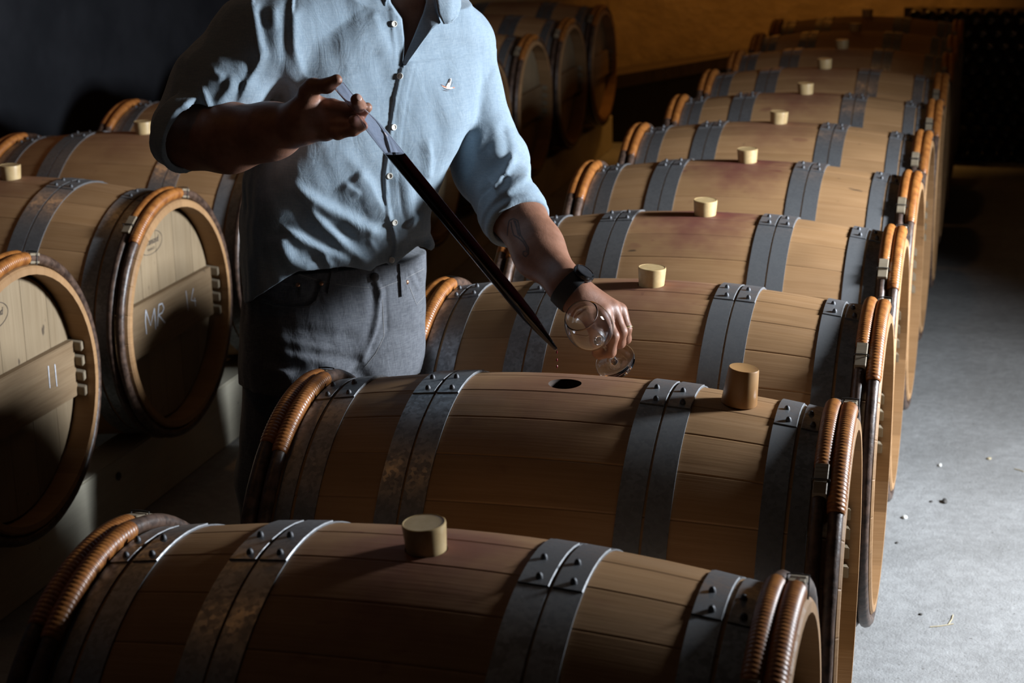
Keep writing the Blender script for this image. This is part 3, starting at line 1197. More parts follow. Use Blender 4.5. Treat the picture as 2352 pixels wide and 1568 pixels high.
# ---- materials of the figure
def skin_material():
    t = NT('skin', rough=0.5, spec=0.4)
    co = obj_coord(t)
    a = t.noise(co, 38.0, 4, 0.6)
    c = t.mix(t.mapr(a, 0.3, 0.7), (0.195, 0.088, 0.052), (0.26, 0.124, 0.077))
    b = t.noise(co, 420.0, 2, 0.5)
    c = t.mix(t.mapr(b, 0.62, 0.75, 0.0, 0.3), c, (0.25, 0.10, 0.06))
    t.base(c)
    t.b.inputs['Subsurface Weight'].default_value = 0.12
    t.b.inputs['Subsurface Radius'].default_value = (0.008, 0.003, 0.0015)
    t.b.inputs['Subsurface Scale'].default_value = 1.0
    t.bump(t.math('ADD', b, t.math('MULTIPLY', t.noise(co, 150.0, 3, 0.6), 1.5)), 0.22, 0.0008)
    return t.m


def cloth_material(name, c1, c2, weave, rough=0.9, fold=0.4, sheen=0.15):
    t = NT(name, rough=rough, spec=0.15)
    co = obj_coord(t)
    x, y, z = t.n('SeparateXYZ', {0: co}).outputs
    wx = t.math('SINE', t.math('MULTIPLY', t.math('ADD', x, y), weave))
    wz = t.math('SINE', t.math('MULTIPLY', z, weave))
    wv = t.math('MULTIPLY', wx, wz)
    slub = t.noise(t.vmul(co, (520.0, 520.0, 60.0)), 1.0, 3, 0.6)
    slub2 = t.noise(t.vmul(co, (60.0, 60.0, 520.0)), 1.0, 3, 0.6)
    blot = t.noise(co, 9.0, 4, 0.6)
    f = t.math('ADD', t.math('MULTIPLY', slub, 0.5), t.math('MULTIPLY', slub2, 0.5))
    c = t.mix(t.mapr(f, 0.3, 0.7), c1, c2)
    c = t.mix(t.mapr(blot, 0.35, 0.7, 0.0, 0.35), c, c1)
    t.base(c)
    t.b.inputs['Sheen Weight'].default_value = sheen
    cr = t.noise(t.vmul(co, (26.0, 26.0, 14.0)), 1.0, 3, 0.55, None, 1.5)
    cr2 = t.noise(co, 70.0, 3, 0.6, None, 0.8)
    h = t.math('ADD', t.math('MULTIPLY', cr, 1.0 * fold * 6), t.math('MULTIPLY', cr2, fold * 1.6))
    h = t.math('ADD', h, t.math('MULTIPLY', t.math('ADD', slub, slub2), 0.08))
    h = t.math('ADD', h, t.math('MULTIPLY', wv, 0.02))
    t.bump(h, 0.6, 0.0016)
    return t.m


M_SKIN = skin_material()
M_SHIRT = cloth_material('chambray', (0.195, 0.255, 0.308), (0.275, 0.335, 0.382), 8000, fold=0.26)
M_JEANS = cloth_material('grey_denim', (0.075, 0.08, 0.092), (0.15, 0.155, 0.168), 3400, fold=0.25, sheen=0.1)
M_BUTTON = simple('pearl_button', (0.62, 0.58, 0.50), (0.80, 0.77, 0.70), 90, 0.25)
M_HAIR = simple('dark_hair', (0.012, 0.008, 0.006), (0.03, 0.02, 0.014), 90, 0.5, 0, 0.6)
M_SHOE = simple('brown_shoe_leather', (0.04, 0.022, 0.014), (0.07, 0.04, 0.025), 40, 0.5)
M_BLACKRUB = simple('black_strap', (0.012, 0.012, 0.013), (0.02, 0.02, 0.021), 60, 0.55, 0, 0.1)
M_WATCH = simple('black_watch_case', (0.01, 0.01, 0.011), (0.015, 0.015, 0.016), 60, 0.18, 0.2, 0)
M_GOLD = simple('gold_ring', (0.75, 0.55, 0.25), (0.8, 0.6, 0.3), 60, 0.25, 1.0, 0)
M_COPPER = simple('copper_rivet', (0.45, 0.22, 0.12), (0.55, 0.28, 0.16), 60, 0.35, 0.9, 0)
M_INK = simple('tattoo_ink', (0.06, 0.034, 0.028), (0.085, 0.048, 0.04), 150, 0.6)
M_NAIL = simple('fingernail', (0.50, 0.30, 0.24), (0.56, 0.36, 0.29), 100, 0.3, 0, 0)

man = None
c1 = lambda x, y: (350 + x / 2.6133, y / 2.6133)
c2 = lambda x, y: (500 + x / 2.24, 500 + y / 2.24)
c5 = lambda x, y: (540 + x / 4.3565, 380 + y / 4.3565)
c6 = lambda x, y: (340 + x / 3.92, y / 3.92)
c4 = lambda x, y: (1000 + x / 4.239, 250 + y / 4.239)
c3 = lambda x, y: (820 + x / 6.533, y / 6.533)

# ---- the wine thief's axis (needed by the hand)
T0, T1 = Q(779, 197, -0.347), Q(1278, 803, -0.42)


def thief_at(px_u):
    """point of the tube axis that appears at picture column px_u"""
    best = None
    for k in range(400):
        t = k / 399
        p = to_world(T0 + (T1 - T0) * t) - CAM
        u = 1176 + FPX * (p @ RR) / (p @ _f)
        if best is None or abs(u - px_u) < best[0]:
            best = (abs(u - px_u), t)
    return best[1]


# ---- bare body : head, neck, chest, arms, hands (legs are inside the jeans)
body = []


DR = 0.0


def chain(pts, rad, k, root=0.0):
    pts = [(u, v, d + DR) for u, v, d in pts]
    for i in range(len(pts) - 1):
        body.append((rc(Q(*pts[i]), Q(*pts[i + 1]), rad[i], rad[i + 1]), k))


CHEST_TURN = ((0, 36), (250, 36), (300, 33), (400, 25), (480, 20), (560, 17), (800, 16))
chest_secs = []
for (v, ul, ur, d, hd) in ((25, 770, 1075, 0.025, 0.085), (70, 690, 1092, 0.018, 0.100), (110, 650, 1095, 0.015, 0.102), (200, 622, 1104, -0.01, 0.108), (290, 600, 1086, -0.025, 0.110), (345, 580, 1052, -0.038, 0.110),
                           (400, 560, 1020, -0.045, 0.111), (480, 550, 990, -0.046, 0.112), (536, 548, 975, -0.045, 0.112),
                           (568, 547, 990, -0.043, 0.115), (640, 546, 988, -0.035, 0.118), (760, 542, 980, -0.012, 0.126)):
    a, b = Q(ul, v, d), Q(ur, v, d)
    yw = math.radians(np.interp(v, *zip(*CHEST_TURN)))
    chest_secs.append(((a[2] + b[2]) / 2, (a[0] + b[0]) / 2, d, half_axis((b[0] - a[0]) / 2, hd, yw), hd, yw))
body.append((stack([(z, x, y, a - 0.03, b - 0.026, w_) for z, x, y, a, b, w_ in chest_secs[2:8]]), 0.03))
SHR, SHL = Q(590, 88, -0.135), Q(1055, 95, 0.115)
NECK = Q(935, 15, 0.03)
body.append((rc(SHR, Q(900, 20, 0.02), 0.050, 0.052), 0.03))
body.append((rc(SHL, Q(960, 20, 0.06), 0.050, 0.052), 0.03))
body.append((rc(Q(900, 140, -0.025), Q(930, 60, 0.01), 0.044, 0.050), 0.03))
HEAD = Q(945, -205, -0.02)
body.append((rc(Q(928, 70, 0.03), HEAD + [0, 0.02, -0.05], 0.058, 0.058), 0.03))
body.append((ell(HEAD + [0, 0.015, 0.03], (0.077, 0.098, 0.10)), 0.02))
body.append((ell(HEAD + [0, -0.015, -0.06], (0.062, 0.078, 0.075)), 0.03))
body.append((rc(HEAD + [-0.03, -0.062, -0.115], HEAD + [0.03, -0.062, -0.115], 0.02, 0.02), 0.03))
body.append((rc(HEAD + [0, -0.088, 0.005], HEAD + [0, -0.112, -0.04], 0.009, 0.013), 0.015))
body.append((rc(HEAD + [-0.013, -0.1, -0.043], HEAD + [0.013, -0.1, -0.043], 0.008, 0.008), 0.01))
body.append((rc(HEAD + [-0.03, -0.09, 0.02], HEAD + [0.03, -0.09, 0.02], 0.010, 0.010), 0.02))
for s in (-1, 1):
    body.append((ell(HEAD + [s * 0.031, -0.083, 0.0], (0.013, 0.010, 0.008)), 0.004))
    body.append((ell(HEAD + [s * 0.080, 0.02, -0.01], (0.008, 0.018, 0.031)), 0.008))
body.append((rc(HEAD + [-0.02, -0.094, -0.072], HEAD + [0.02, -0.094, -0.072], 0.006, 0.006), 0.006))
body.append((rc(HEAD + [-0.016, -0.092, -0.083], HEAD + [0.016, -0.092, -0.083], 0.007, 0.007), 0.006))
# right arm (picture left)
DR = -0.105
EL_R = Q(428, 311, -0.10 + DR)
body.append((rc(SHR, EL_R, 0.055, 0.048), 0.03))
chain([(428, 311, -0.10), (520, 313, -0.13), (620, 300, -0.165), (692, 281, -0.195)], [0.0535, 0.0535, 0.044, 0.031], 0.03)
chain([(420, 335, -0.09), (530, 330, -0.12), (640, 306, -0.165)], [0.034, 0.040, 0.030], 0.03)
# left arm
DR = 0.0
EL_L = Q(1128, 392, 0.035)
body.append((rc(SHL, Q(1092, 290, 0.075), 0.050, 0.046), 0.02))
body.append((rc(Q(1092, 290, 0.075), EL_L, 0.046, 0.046), 0.02))
chain([(1128, 392, 0.035), (1176, 480, -0.05), (1235, 585, -0.155), (1300, 655, -0.245), (1330, 690, -0.275)],
      [0.046, 0.0475, 0.0395, 0.028, 0.026], 0.03)
chain([(1190, 470, -0.05), (1240, 560, -0.13), (1300, 645, -0.235)], [0.036, 0.034, 0.017], 0.03)
# right hand
DR = -0.105
chain([(692, 281, -0.195), (712, 242, -0.190)], [0.030, 0.020], 0.02)
chain([(690, 281, -0.195), (722, 268, -0.192)], [0.031, 0.024], 0.02)
chain([(690, 285, -0.195), (742, 296, -0.203)], [0.031, 0.0175], 0.02)
chain([(712, 242, -0.187), (752, 300, -0.205)], [0.018, 0.0155], 0.014)
hr = 0.006
chain([(712, 238, -0.187), (764, 243, -0.203), (804, 250, -0.218), (826, 243, -0.243)], [0.0155, 0.0115, 0.0105, 0.0105], hr)
chain([(826, 243, -0.243), (819, 229, -0.268)], [0.0105, 0.0105], hr)
chain([(722, 262, -0.19), (778, 268, -0.206), (826, 264, -0.212), (843, 247, -0.225)], [0.0150, 0.0115, 0.0100, 0.0092], hr)
chain([(730, 282, -0.196), (786, 287, -0.216), (824, 284, -0.228), (812, 276, -0.246)], [0.0145, 0.0112, 0.0100, 0.0090], hr)
chain([(742, 298, -0.203), (776, 307, -0.222), (812, 300, -0.232), (834, 290, -0.236)], [0.0130, 0.0100, 0.0088, 0.0078], hr)
chain([(694, 262, -0.20), (708, 214, -0.214)], [0.024, 0.0165], 0.018)
chain([(708, 212, -0.214), (718, 199, -0.222), (751, 197, -0.232), (773, 184, -0.236)], [0.0165, 0.0135, 0.0118, 0.0102], 0.008)
# left hand
DR = 0.05
chain([(1330, 690, -0.325), (1380, 718, -0.345)], [0.027, 0.0165], 0.018)
chain([(1332, 684, -0.322), (1400, 708, -0.325)], [0.0265, 0.0155], 0.018)
chain([(1334, 682, -0.315), (1418, 711, -0.30)], [0.025, 0.0145], 0.018)
chain([(1334, 684, -0.305), (1420, 718, -0.275)], [0.024, 0.0135], 0.018)
chain([(1385, 722, -0.345), (1408, 772, -0.368), (1402, 808, -0.362), (1378, 815, -0.345)], [0.0150, 0.0108, 0.0098, 0.0085], hr)
chain([(1407, 712, -0.325), (1427, 762, -0.345), (1424, 787, -0.338), (1402, 796, -0.318)], [0.0140, 0.0108, 0.0098, 0.0085], hr)
chain([(1425, 714, -0.302), (1438, 754, -0.318), (1438, 778, -0.31), (1418, 788, -0.292)], [0.0132, 0.0102, 0.0090, 0.0080], hr)
chain([(1424, 722, -0.275), (1432, 756, -0.288), (1426, 776, -0.282), (1408, 780, -0.268)], [0.0122, 0.0090, 0.0080, 0.0072], hr)
chain([(1345, 712, -0.345), (1366, 752, -0.355), (1374, 788, -0.350), (1371, 808, -0.340)], [0.0180, 0.0130, 0.0112, 0.0098], 0.008)

bl, bh = Q(330, 600, 0.3), Q(1480, -420, 0.3)
z_lo = chest_secs[-4][0]
V, F = surface_nets(body, lambda p, d: np.maximum(d, z_lo + 0.02 - p[:, 2]) if False else d, 0.0023,
                    (-0.62, -0.46, 0.72), (0.62, 0.26, 1.78))
ME_BODY = np_mesh('person', V, F, M_SKIN, 1)
man = link('person', ME_BODY, None, label='person in pale blue shirt and grey jeans holding a wine thief and a tilted glass',
           category='person')
man.location = tuple(PO)
man.rotation_euler = (0, 0, PROT)

# ---- shirt
shirt = [(stack(chest_secs), 0.03)]
shirt.append((rc(SHR + [0.0, 0.0, -0.004], Q(885, 28, -0.01), 0.074, 0.064), 0.05))
shirt.append((rc(SHL + [0.0, 0, -0.004], Q(955, 25, 0.06), 0.070, 0.066), 0.05))
shirt.append((rc(Q(900, 140, -0.02), Q(930, 45, 0.015), 0.058, 0.064), 0.05))
CUR, CUL = Q(430, 302, -0.228), Q(1181, 494, -0.062)
shirt.append((rc(SHR, Q(500, 205, -0.165), 0.076, 0.080), 0.03))
shirt.append((rc(Q(500, 205, -0.165), Q(432, 300, -0.205), 0.080, 0.066), 0.03))
shirt.append((rc(SHL + [0, 0, -0.005], Q(1092, 290, 0.085), 0.066, 0.066), 0.012))
shirt.append((rc(Q(1092, 290, 0.085), Q(1126, 385, 0.04), 0.066, 0.067), 0.012))
shirt.append((rc(Q(1126, 385, 0.04), Q(1170, 475, -0.045), 0.066, 0.057), 0.03))
shirt.append((rc(Q(1150, 310, 0.10), Q(1170, 352, 0.07), 0.028, 0.034), 0.02))


def unit(a):
    a = np.asarray(a, float)
    return a / np.linalg.norm(a)


AXR = unit([0.72, -0.58, -0.30])
AXL = unit(Q(1235, 585, -0.155) - Q(1176, 480, -0.05))


def cuff(c, ax, R, L, th, flare=0.0):
    """rolled cuff: an open tube with a rounded lip"""
    def f(p):
        q = p - c
        h = q @ ax
        r = np.linalg.norm(q - h[:, None] * ax, axis=1)
        a = np.abs(r - (R + flare * h)) - th
        b = np.abs(h) - L
        o = np.hypot(np.maximum(a, 0), np.maximum(b, 0)) + np.minimum(np.maximum(a, b), 0)
        return o - 0.003
    return f


shirt.append((cuff(CUR, AXR, 0.0655, 0.016, 0.004, 0.05), 0.006))
shirt.append((cuff(CUL - AXL * 0.012, AXL, 0.0565, 0.012, 0.004, 0.05), 0.006))
shirt.append((cuff(CUL + AXL * 0.010, AXL, 0.0545, 0.010, 0.003, 0.0), 0.004))

RL = Relief(-0.55, 0.5, 0.70, 1.60)
S = RL.stroke
# chest and belly drag folds (travel runs from upper left to lower right, "left" = upper right side)
S([(560, 70), (640, 170), (760, 260), (900, 370), (1080, 480), (1250, 590), (1400, 670), (1500, 740)], 12, 24, 12, conv=c5, taper=(.3, .12))
S([(740, 350), (820, 470), (940, 600), (1060, 730), (1180, 850), (1290, 930), (1440, 990)], 9, 18, 9, conv=c5, taper=(.25, .15))
S([(470, 560), (600, 630), (760, 740), (900, 830), (1040, 890), (1180, 975)], 8, 15, 7.5, conv=c5, taper=(.15, .2))
S([(465, 640), (500, 780), (580, 900), (700, 980), (860, 1000)], 18, 22, 9, conv=c5, taper=(.1, .2))
S([(910, 850), (930, 920), (990, 1000)], 6, 10, 3.5, conv=c5)
S([(1100, 130), (1170, 210), (1270, 290)], 5, 16, 3.5, conv=c5)
S([(1340, 740), (1400, 840), (1440, 900)], 5, 10, 3, conv=c5)
S([(1230, 40), (1340, 180), (1420, 350), (1500, 500), (1540, 620)], 10, 40, 7, conv=c5, taper=(.1, .15))
S([(1090, 830), (1180, 950), (1290, 1070), (1370, 1200)], 16, 40, 4.0, conv=c1, taper=(.2, .3))
S([(150, 350), (330, 600), (560, 760)], 40, 30, -3.5, conv=c5)
S([(330, 200), (420, 420), (520, 560)], 30, 30, 3, conv=c5)
# right of the placket
S([(1640, 60), (1720, 220), (1750, 400), (1760, 520), (1870, 640)], 10, 22, 6, conv=c5, taper=(.2, .2))
S([(1760, 560), (1860, 660), (1950, 800), (1950, 920)], 14, 30, 9, conv=c5, taper=(.1, 0))
S([(1740, 780), (1850, 830), (1930, 880)], 14, 14, -4, conv=c5)
S([(1650, 850), (1667, 1000), (1655, 1110)], 5, 18, 6, conv=c1, taper=(.3, .1))
S([(1560, 620), (1610, 800), (1660, 960)], 24, 24, 3.5, conv=c1)
S([(1880, 700), (1800, 860), (1700, 1000)], 24, 30, 3.0, conv=c1)
S([(1560, 400), (1640, 500), (1740, 660), (1800, 800)], 16, 30, 1.6, conv=c1)
S([(1560, 270), (1490, 500), (1330, 850)], 60, 50, -3.5, conv=c3, d=-0.09)
S([(1720, 650), (1740, 800), (1720, 950)], 40, 30, -3.0, conv=c3, d=-0.08)
S([(1640, 500), (1560, 800), (1400, 1000)], 50, 60, 3.0, conv=c3, d=-0.09)
# left chest
S([(700, -20), (694, 90), (700, 190), (728, 280)], 130, 42, 16, d=-0.12, taper=(0, .35))
S([(200, 180), (330, 420), (430, 640), (510, 880)], 10, 30, 4.0, conv=c3, d=-0.11, taper=(.1, .15))
S([(-30, 200), (160, 480), (310, 760), (420, 1000), (430, 1150)], 30, 60, 4.5, conv=c3, d=-0.11, taper=(.1, .2))
S([(880, 60), (890, 250), (930, 420), (1000, 470)], 10, 60, 6, conv=c1, d=-0.1, taper=(0, .3))
S([(845, 0), (850, 150), (840, 300), (800, 420)], 18, 14, -5.5, conv=c1, d=-0.09, taper=(0, .4))
S([(780, 0), (800, 130)], 6, 14, 3.0, conv=c1, d=-0.08)
S([(670, 0), (700, 140), (720, 220), (755, 295)], 8, 22, 7, conv=c1, d=-0.06, taper=(0, .2))
S([(735, 250), (680, 370), (640, 440), (590, 560)], 12, 6, 6, conv=c1, d=-0.06, taper=(.1, .3))
S([(370, 405), (420, 480), (450, 560), (490, 630)], 6, 16, 5.5, conv=c1, d=-0.06)
S([(575, 360), (560, 450), (480, 540)], 14, 8, 5, conv=c1, d=-0.05)
S([(450, 340), (530, 385)], 6, 12, 4, conv=c1, d=-0.05)
S([(285, 540), (370, 590), (470, 625)], 6, 14, 5, conv=c1, d=-0.09)
S([(250, 300), (330, 380), (380, 470)], 20, 20, -4, conv=c1, d=-0.03)
S([(560, 560), (600, 500), (660, 420)], 20, 16, -4, conv=c1, d=-0.04)
# left sleeve
S([(560, 80), (600, 240), (600, 400), (680, 520)], 34, 16, 9, conv=c4, d=-0.01, taper=(.15, .1))
S([(640, 130), (690, 300), (720, 470)], 10, 10, -9, conv=c4, d=0.02)
S([(780, 480), (700, 580), (600, 700), (540, 750)], 11, 9, 12, conv=c4, d=-0.08, taper=(.1, .05))
S([(920, 660), (800, 720), (680, 790), (560, 790)], 12, 20, 7.5, conv=c4, d=-0.10, taper=(0, .2))
S([(700, 640), (620, 720), (580, 760)], 10, 14, -5, conv=c4, d=-0.08)
S([(440, 60), (450, 200), (490, 330)], 22, 20, 7, conv=c4, d=0.01)
S([(470, 260), (560, 300), (620, 460), (690, 570)], 24, 26, -8, conv=c4, d=-0.01)
S([(250, 480), (420, 560), (520, 700)], 40, 30, -4, conv=c4, d=-0.04)
S([(2060, 420), (1990, 520), (1960, 600)], 7, 14, -5, conv=c1, d=-0.05)
# armhole seam, placket, hem
S([(1990, 300), (2000, 480), (1975, 620), (1900, 860), (1740, 1080)], 6, 6, 2.2, conv=c1, d=-0.08, taper=(0, .1))
PLK = [(921, 150), (915, 178), (905, 225), (895, 290), (889, 350), (882, 400), (884, 450), (893, 500), (905, 545), (907, 575), (899, 600), (896, 625)]
RL.step(PLK, 420, 3.6, soft=1.6)
RL.step([(u + 1, v) for u, v in PLK], 34, 1.6, soft=1.6)
S([(u + 9, v) for u, v in PLK], 2.5, 2.5, -1.0, taper=(0, 0))
S([(u + 31, v) for u, v in PLK], 3, 3, -1.3, taper=(0, 0))
S([(600, 40), (615, 170), (605, 320), (615, 480)], 4, 4, 1.5, conv=c3, d=-0.1)
S([(545, 40), (560, 200), (550, 420), (575, 700), (570, 1000)], 4, 4, 1.8, conv=c3, d=-0.1)
S([(510, 60), (525, 300), (530, 500), (545, 720)], 3, 3, 1.3, conv=c3, d=-0.1)

HEMP = [(530, 640), (549, 712), (560, 708), (590, 680), (625, 655), (660, 632), (690, 615), (740, 616), (790, 613), (830, 622), (850, 628),
        (862, 618), (885, 612), (893, 619), (905, 616), (930, 596), (955, 580), (975, 586), (988, 594), (1010, 590)]
hem = np.array([Q(u, v, -0.155)[[0, 2]] for u, v in HEMP])
# front opening below the collar: a narrow V between the two fronts
VL = np.array([Q(u, v, -0.09)[[0, 2]] for u, v in ((884, -30), (896, 10), (922, 45), (928, 90), (926, 135), (921, 160))])
VR = np.array([Q(u, v, -0.09)[[0, 2]] for u, v in ((1000, -30), (985, 10), (960, 70), (942, 115), (926, 150), (921, 160))])
vl, vr = VL[np.argsort(VL[:, 1])], VR[np.argsort(VR[:, 1])]
VBOT = vl[0, 1]
rngw = np.random.default_rng(3)
WV = [(rngw.normal(size=3) * np.array([70, 40, 45]), rngw.uniform(0, 6.28)) for _ in range(10)]
ctr = np.array([[s_[0], s_[2]] for s_ in sorted(chest_secs)])


def shirt_post(p, d):
    front = 1 / (1 + np.exp(np.clip((p[:, 1] + 0.015) / 0.012, -40, 40)))
    arm = (p[:, 0] > 0.16) | (p[:, 0] < -0.17)
    mask = np.where(arm, np.maximum(front, 0.4), front)
    d = d - RL(p) * mask
    wob = sum(np.sin(p @ k + ph) for k, ph in WV) * 0.00035
    d = d - wob
    hz = np.interp(p[:, 0], hem[:, 0], hem[:, 1])
    cut = hz - p[:, 2]
    d = np.maximum(d, np.where(p[:, 0] < 0.245, cut, -1))
    # neck opening
    a = np.interp(p[:, 2], vl[:, 1], vl[:, 0])
    b = np.interp(p[:, 2], vr[:, 1], vr[:, 0])
    inside = np.minimum(np.minimum(p[:, 0] - a, b - p[:, 0]), VBOT * 0 + p[:, 2] - VBOT)
    inside = np.minimum(inside, 0.01 - p[:, 1])
    d = np.maximum(d, inside)
    # hollow cuff mouths
    for c, ax, R in ((CUR, AXR, 0.0625), (CUL, AXL, 0.0515)):
        q = p - c
        h = q @ ax
        r = np.linalg.norm(q - h[:, None] * ax, axis=1)
        hole = np.maximum(r - R, -(h + 0.004))
        d = np.where(h < 0.12, np.maximum(d, -np.maximum(hole, h - 0.12)), d)
    return d


V, F = surface_nets(shirt, shirt_post, 0.0026, (-0.50, -0.42, 0.70), (0.46, 0.24, 1.56), pad=0.02)
ME_SHIRT = np_mesh('shirt', V, F, M_SHIRT, 1)
shirt_o = link('shirt', ME_SHIRT, man, label='pale blue chambray shirt with rolled sleeves')

# ---- jeans
JS = []
JY = math.radians(26)
for (v, ul, ur, d, hd) in ((590, 575, 978, -0.01, 0.108), (650, 565, 978, -0.014, 0.112), (720, 556, 977, -0.018, 0.116), (800, 553, 974, -0.018, 0.118),
                           (860, 556, 972, -0.018, 0.116)):
    a, b = Q(ul, v, d), Q(ur, v, d)
    JS.append(((a[2] + b[2]) / 2, (a[0] + b[0]) / 2, d, half_axis((b[0] - a[0]) / 2, hd, JY, 2.5), hd, JY))
jeans = [(stack(JS, 2.5), 0.03)]
HR, HL = Q(672, 800, -0.01), Q(878, 800, 0.015)
KR, KL = np.array([-0.155, -0.02, 0.50]), np.array([-0.015, 0.05, 0.46])
AR, AL = np.array([-0.17, 0.03, 0.09]), np.array([-0.05, 0.16, 0.09])
jeans += [(rc(HR, KR, 0.094, 0.068), 0.025), (rc(KR, AR, 0.068, 0.062), 0.03),
          (rc(HL, KL, 0.080, 0.066), 0.012), (rc(KL, AL, 0.066, 0.060), 0.03)]
RJ = Relief(-0.45, 0.4, 0.35, 1.05)
S = RJ.stroke
S([(240, 590), (330, 615), (420, 640), (540, 670), (640, 705)], 10, 20, 4.5, conv=c2)
S([(240, 650), (370, 690), (500, 725), (620, 770), (700, 790)], 10, 18, 5, conv=c2)
S([(235, 755), (320, 775), (400, 800)], 8, 16, 4, conv=c2)
S([(300, 900), (420, 830), (560, 800), (660, 800)], 14, 18, 6, conv=c2)
S([(330, 550), (520, 590), (660, 620), (760, 660)], 14, 14, -3, conv=c2)
S([(750, 790), (680, 740), (560, 700), (420, 690)], 10, 10, -2.5, conv=c2)
S([(660, 800), (720, 850), (740, 900)], 26, 30, -10, conv=c2, taper=(.2, 0))
S([(870, 560), (960, 600), (1050, 640)], 14, 20, 2.0, conv=c2)
S([(870, 760), (900, 700), (1000, 690)], 14, 20, 2.0, conv=c2)
# seams
S([(380, 285), (500, 320), (600, 345), (700, 358), (785, 362)], 3, 3, 1.6, conv=c2, taper=(0, 0))
S([(380, 292), (500, 327), (600, 352), (700, 365), (785, 369)], 4, 4, -2.0, conv=c2, taper=(0, 0))
S([(820, 375), (880, 350), (945, 325), (1065, 265)], 3, 3, 1.6, conv=c2, taper=(0, 0))
S([(820, 382), (880, 357), (945, 332), (1065, 272)], 4, 4, -2.0, conv=c2, taper=(0, 0))
S([(235, 430), (290, 452), (380, 460), (470, 452), (505, 425), (520, 380), (530, 335)], 3, 4, 3.0, conv=c2, taper=(0, 0))
S([(230, 420), (290, 438), (380, 445), (460, 437), (490, 410), (505, 370), (515, 330)], 8, 8, -4.0, conv=c2, taper=(0, 0))
S([(535, 335), (535, 380), (550, 440)], 3, 3, 1.8, conv=c2, taper=(0, .3))
S([(330, 335), (380, 345), (428, 350), (425, 400)], 3, 3, 2.0, conv=c2, taper=(0, .2))
S([(340, 350), (410, 358), (400, 400)], 4, 4, -2.5, conv=c2, taper=(0, .2))
S([(795, 290), (795, 320), (815, 365), (838, 420), (825, 470), (820, 560), (795, 640), (770, 700), (735, 775)], 3, 16, 5.5, conv=c2, taper=(0, .1))
S([(775, 300), (790, 400), (795, 520), (770, 640), (740, 730)], 14, 10, -4.5, conv=c2, taper=(0, .2))
S([(855, 400), (858, 520), (862, 620), (820, 700), (755, 770)], 3, 3, -1.6, conv=c2, taper=(0, 0))
S([(980, 345), (1000, 400), (1022, 448), (1050, 425), (1075, 395)], 4, 4, 3.2, conv=c2, taper=(0, 0))
S([(990, 345), (1010, 395), (1028, 430), (1050, 410), (1075, 380)], 5, 5, -3.0, conv=c2, taper=(0, 0))


def jeans_post(p, d):
    front = 1 / (1 + np.exp(np.clip((p[:, 1] + 0.01) / 0.01, -40, 40)))
    d = d - RJ(p) * front
    d = d - sum(np.sin(p @ k + ph) for k, ph in WV) * 0.00025
    # the hip rests in the groove between two barrels: keep the cloth outside them
    W = PO + p[:, :1] * PA + p[:, 1:2] * PB
    for i in (1, 2):
        r = np.hypot(W[:, 1] - (i * SP + POSE[i][1] - 0.47 * POSE[i][2]), p[:, 2] - FLOOR - POSE[i][3])
        d = np.maximum(d, np.minimum(0.338 - r, W[:, 0] - POSE[i][0] + 0.484))
    return np.maximum(d, 0.075 - p[:, 2])


V, F = surface_nets(jeans, jeans_post, 0.0028, (-0.42, -0.25, 0.06), (0.36, 0.36, 1.02), pad=0.012)
ME_JEANS = np_mesh('jeans', V, F, M_JEANS, 1)
jeans_o = link('jeans', ME_JEANS, man, label='faded grey denim jeans')


# ---- helper: seat small pieces on a surface, looking along the picture ray
def tree(me):
    n = len(me.polygons)
    vs = np.empty(len(me.vertices) * 3, np.float32)
    me.vertices.foreach_get('co', vs)
    lp = np.empty(len(me.loops), np.int32)
    me.loops.foreach_get('vertex_index', lp)
    vs = vs.reshape(-1, 3)
    return BVHTree.FromPolygons([tuple(v) for v in vs], lp.reshape(-1, 4).tolist())


TS, TJ, TB = tree(ME_SHIRT), tree(ME_JEANS), tree(ME_BODY)
CAML = np.array([PA @ (CAM - PO), PB @ (CAM - PO), CAM[2]])


def hit(tr, u, v):
    q = Q(u, v, 0.0)
    d = unit(q - CAML)
    loc, nor, ix, ds = tr.ray_cast(Vector(CAML), Vector(d))
    return (np.array(loc), np.array(nor)) if loc is not None else (None, None)


def disc_on(name, tr, u, v, mesh, parent, lift=0.0, **k):
    p, n = hit(tr, u, v)
    if p is None:
        return None
    o = link(name, mesh, parent, **k)
    o.location = tuple(p + n * lift)
    o.rotation_euler = Vector(n).to_track_quat('Z', 'Y').to_euler()
    return o


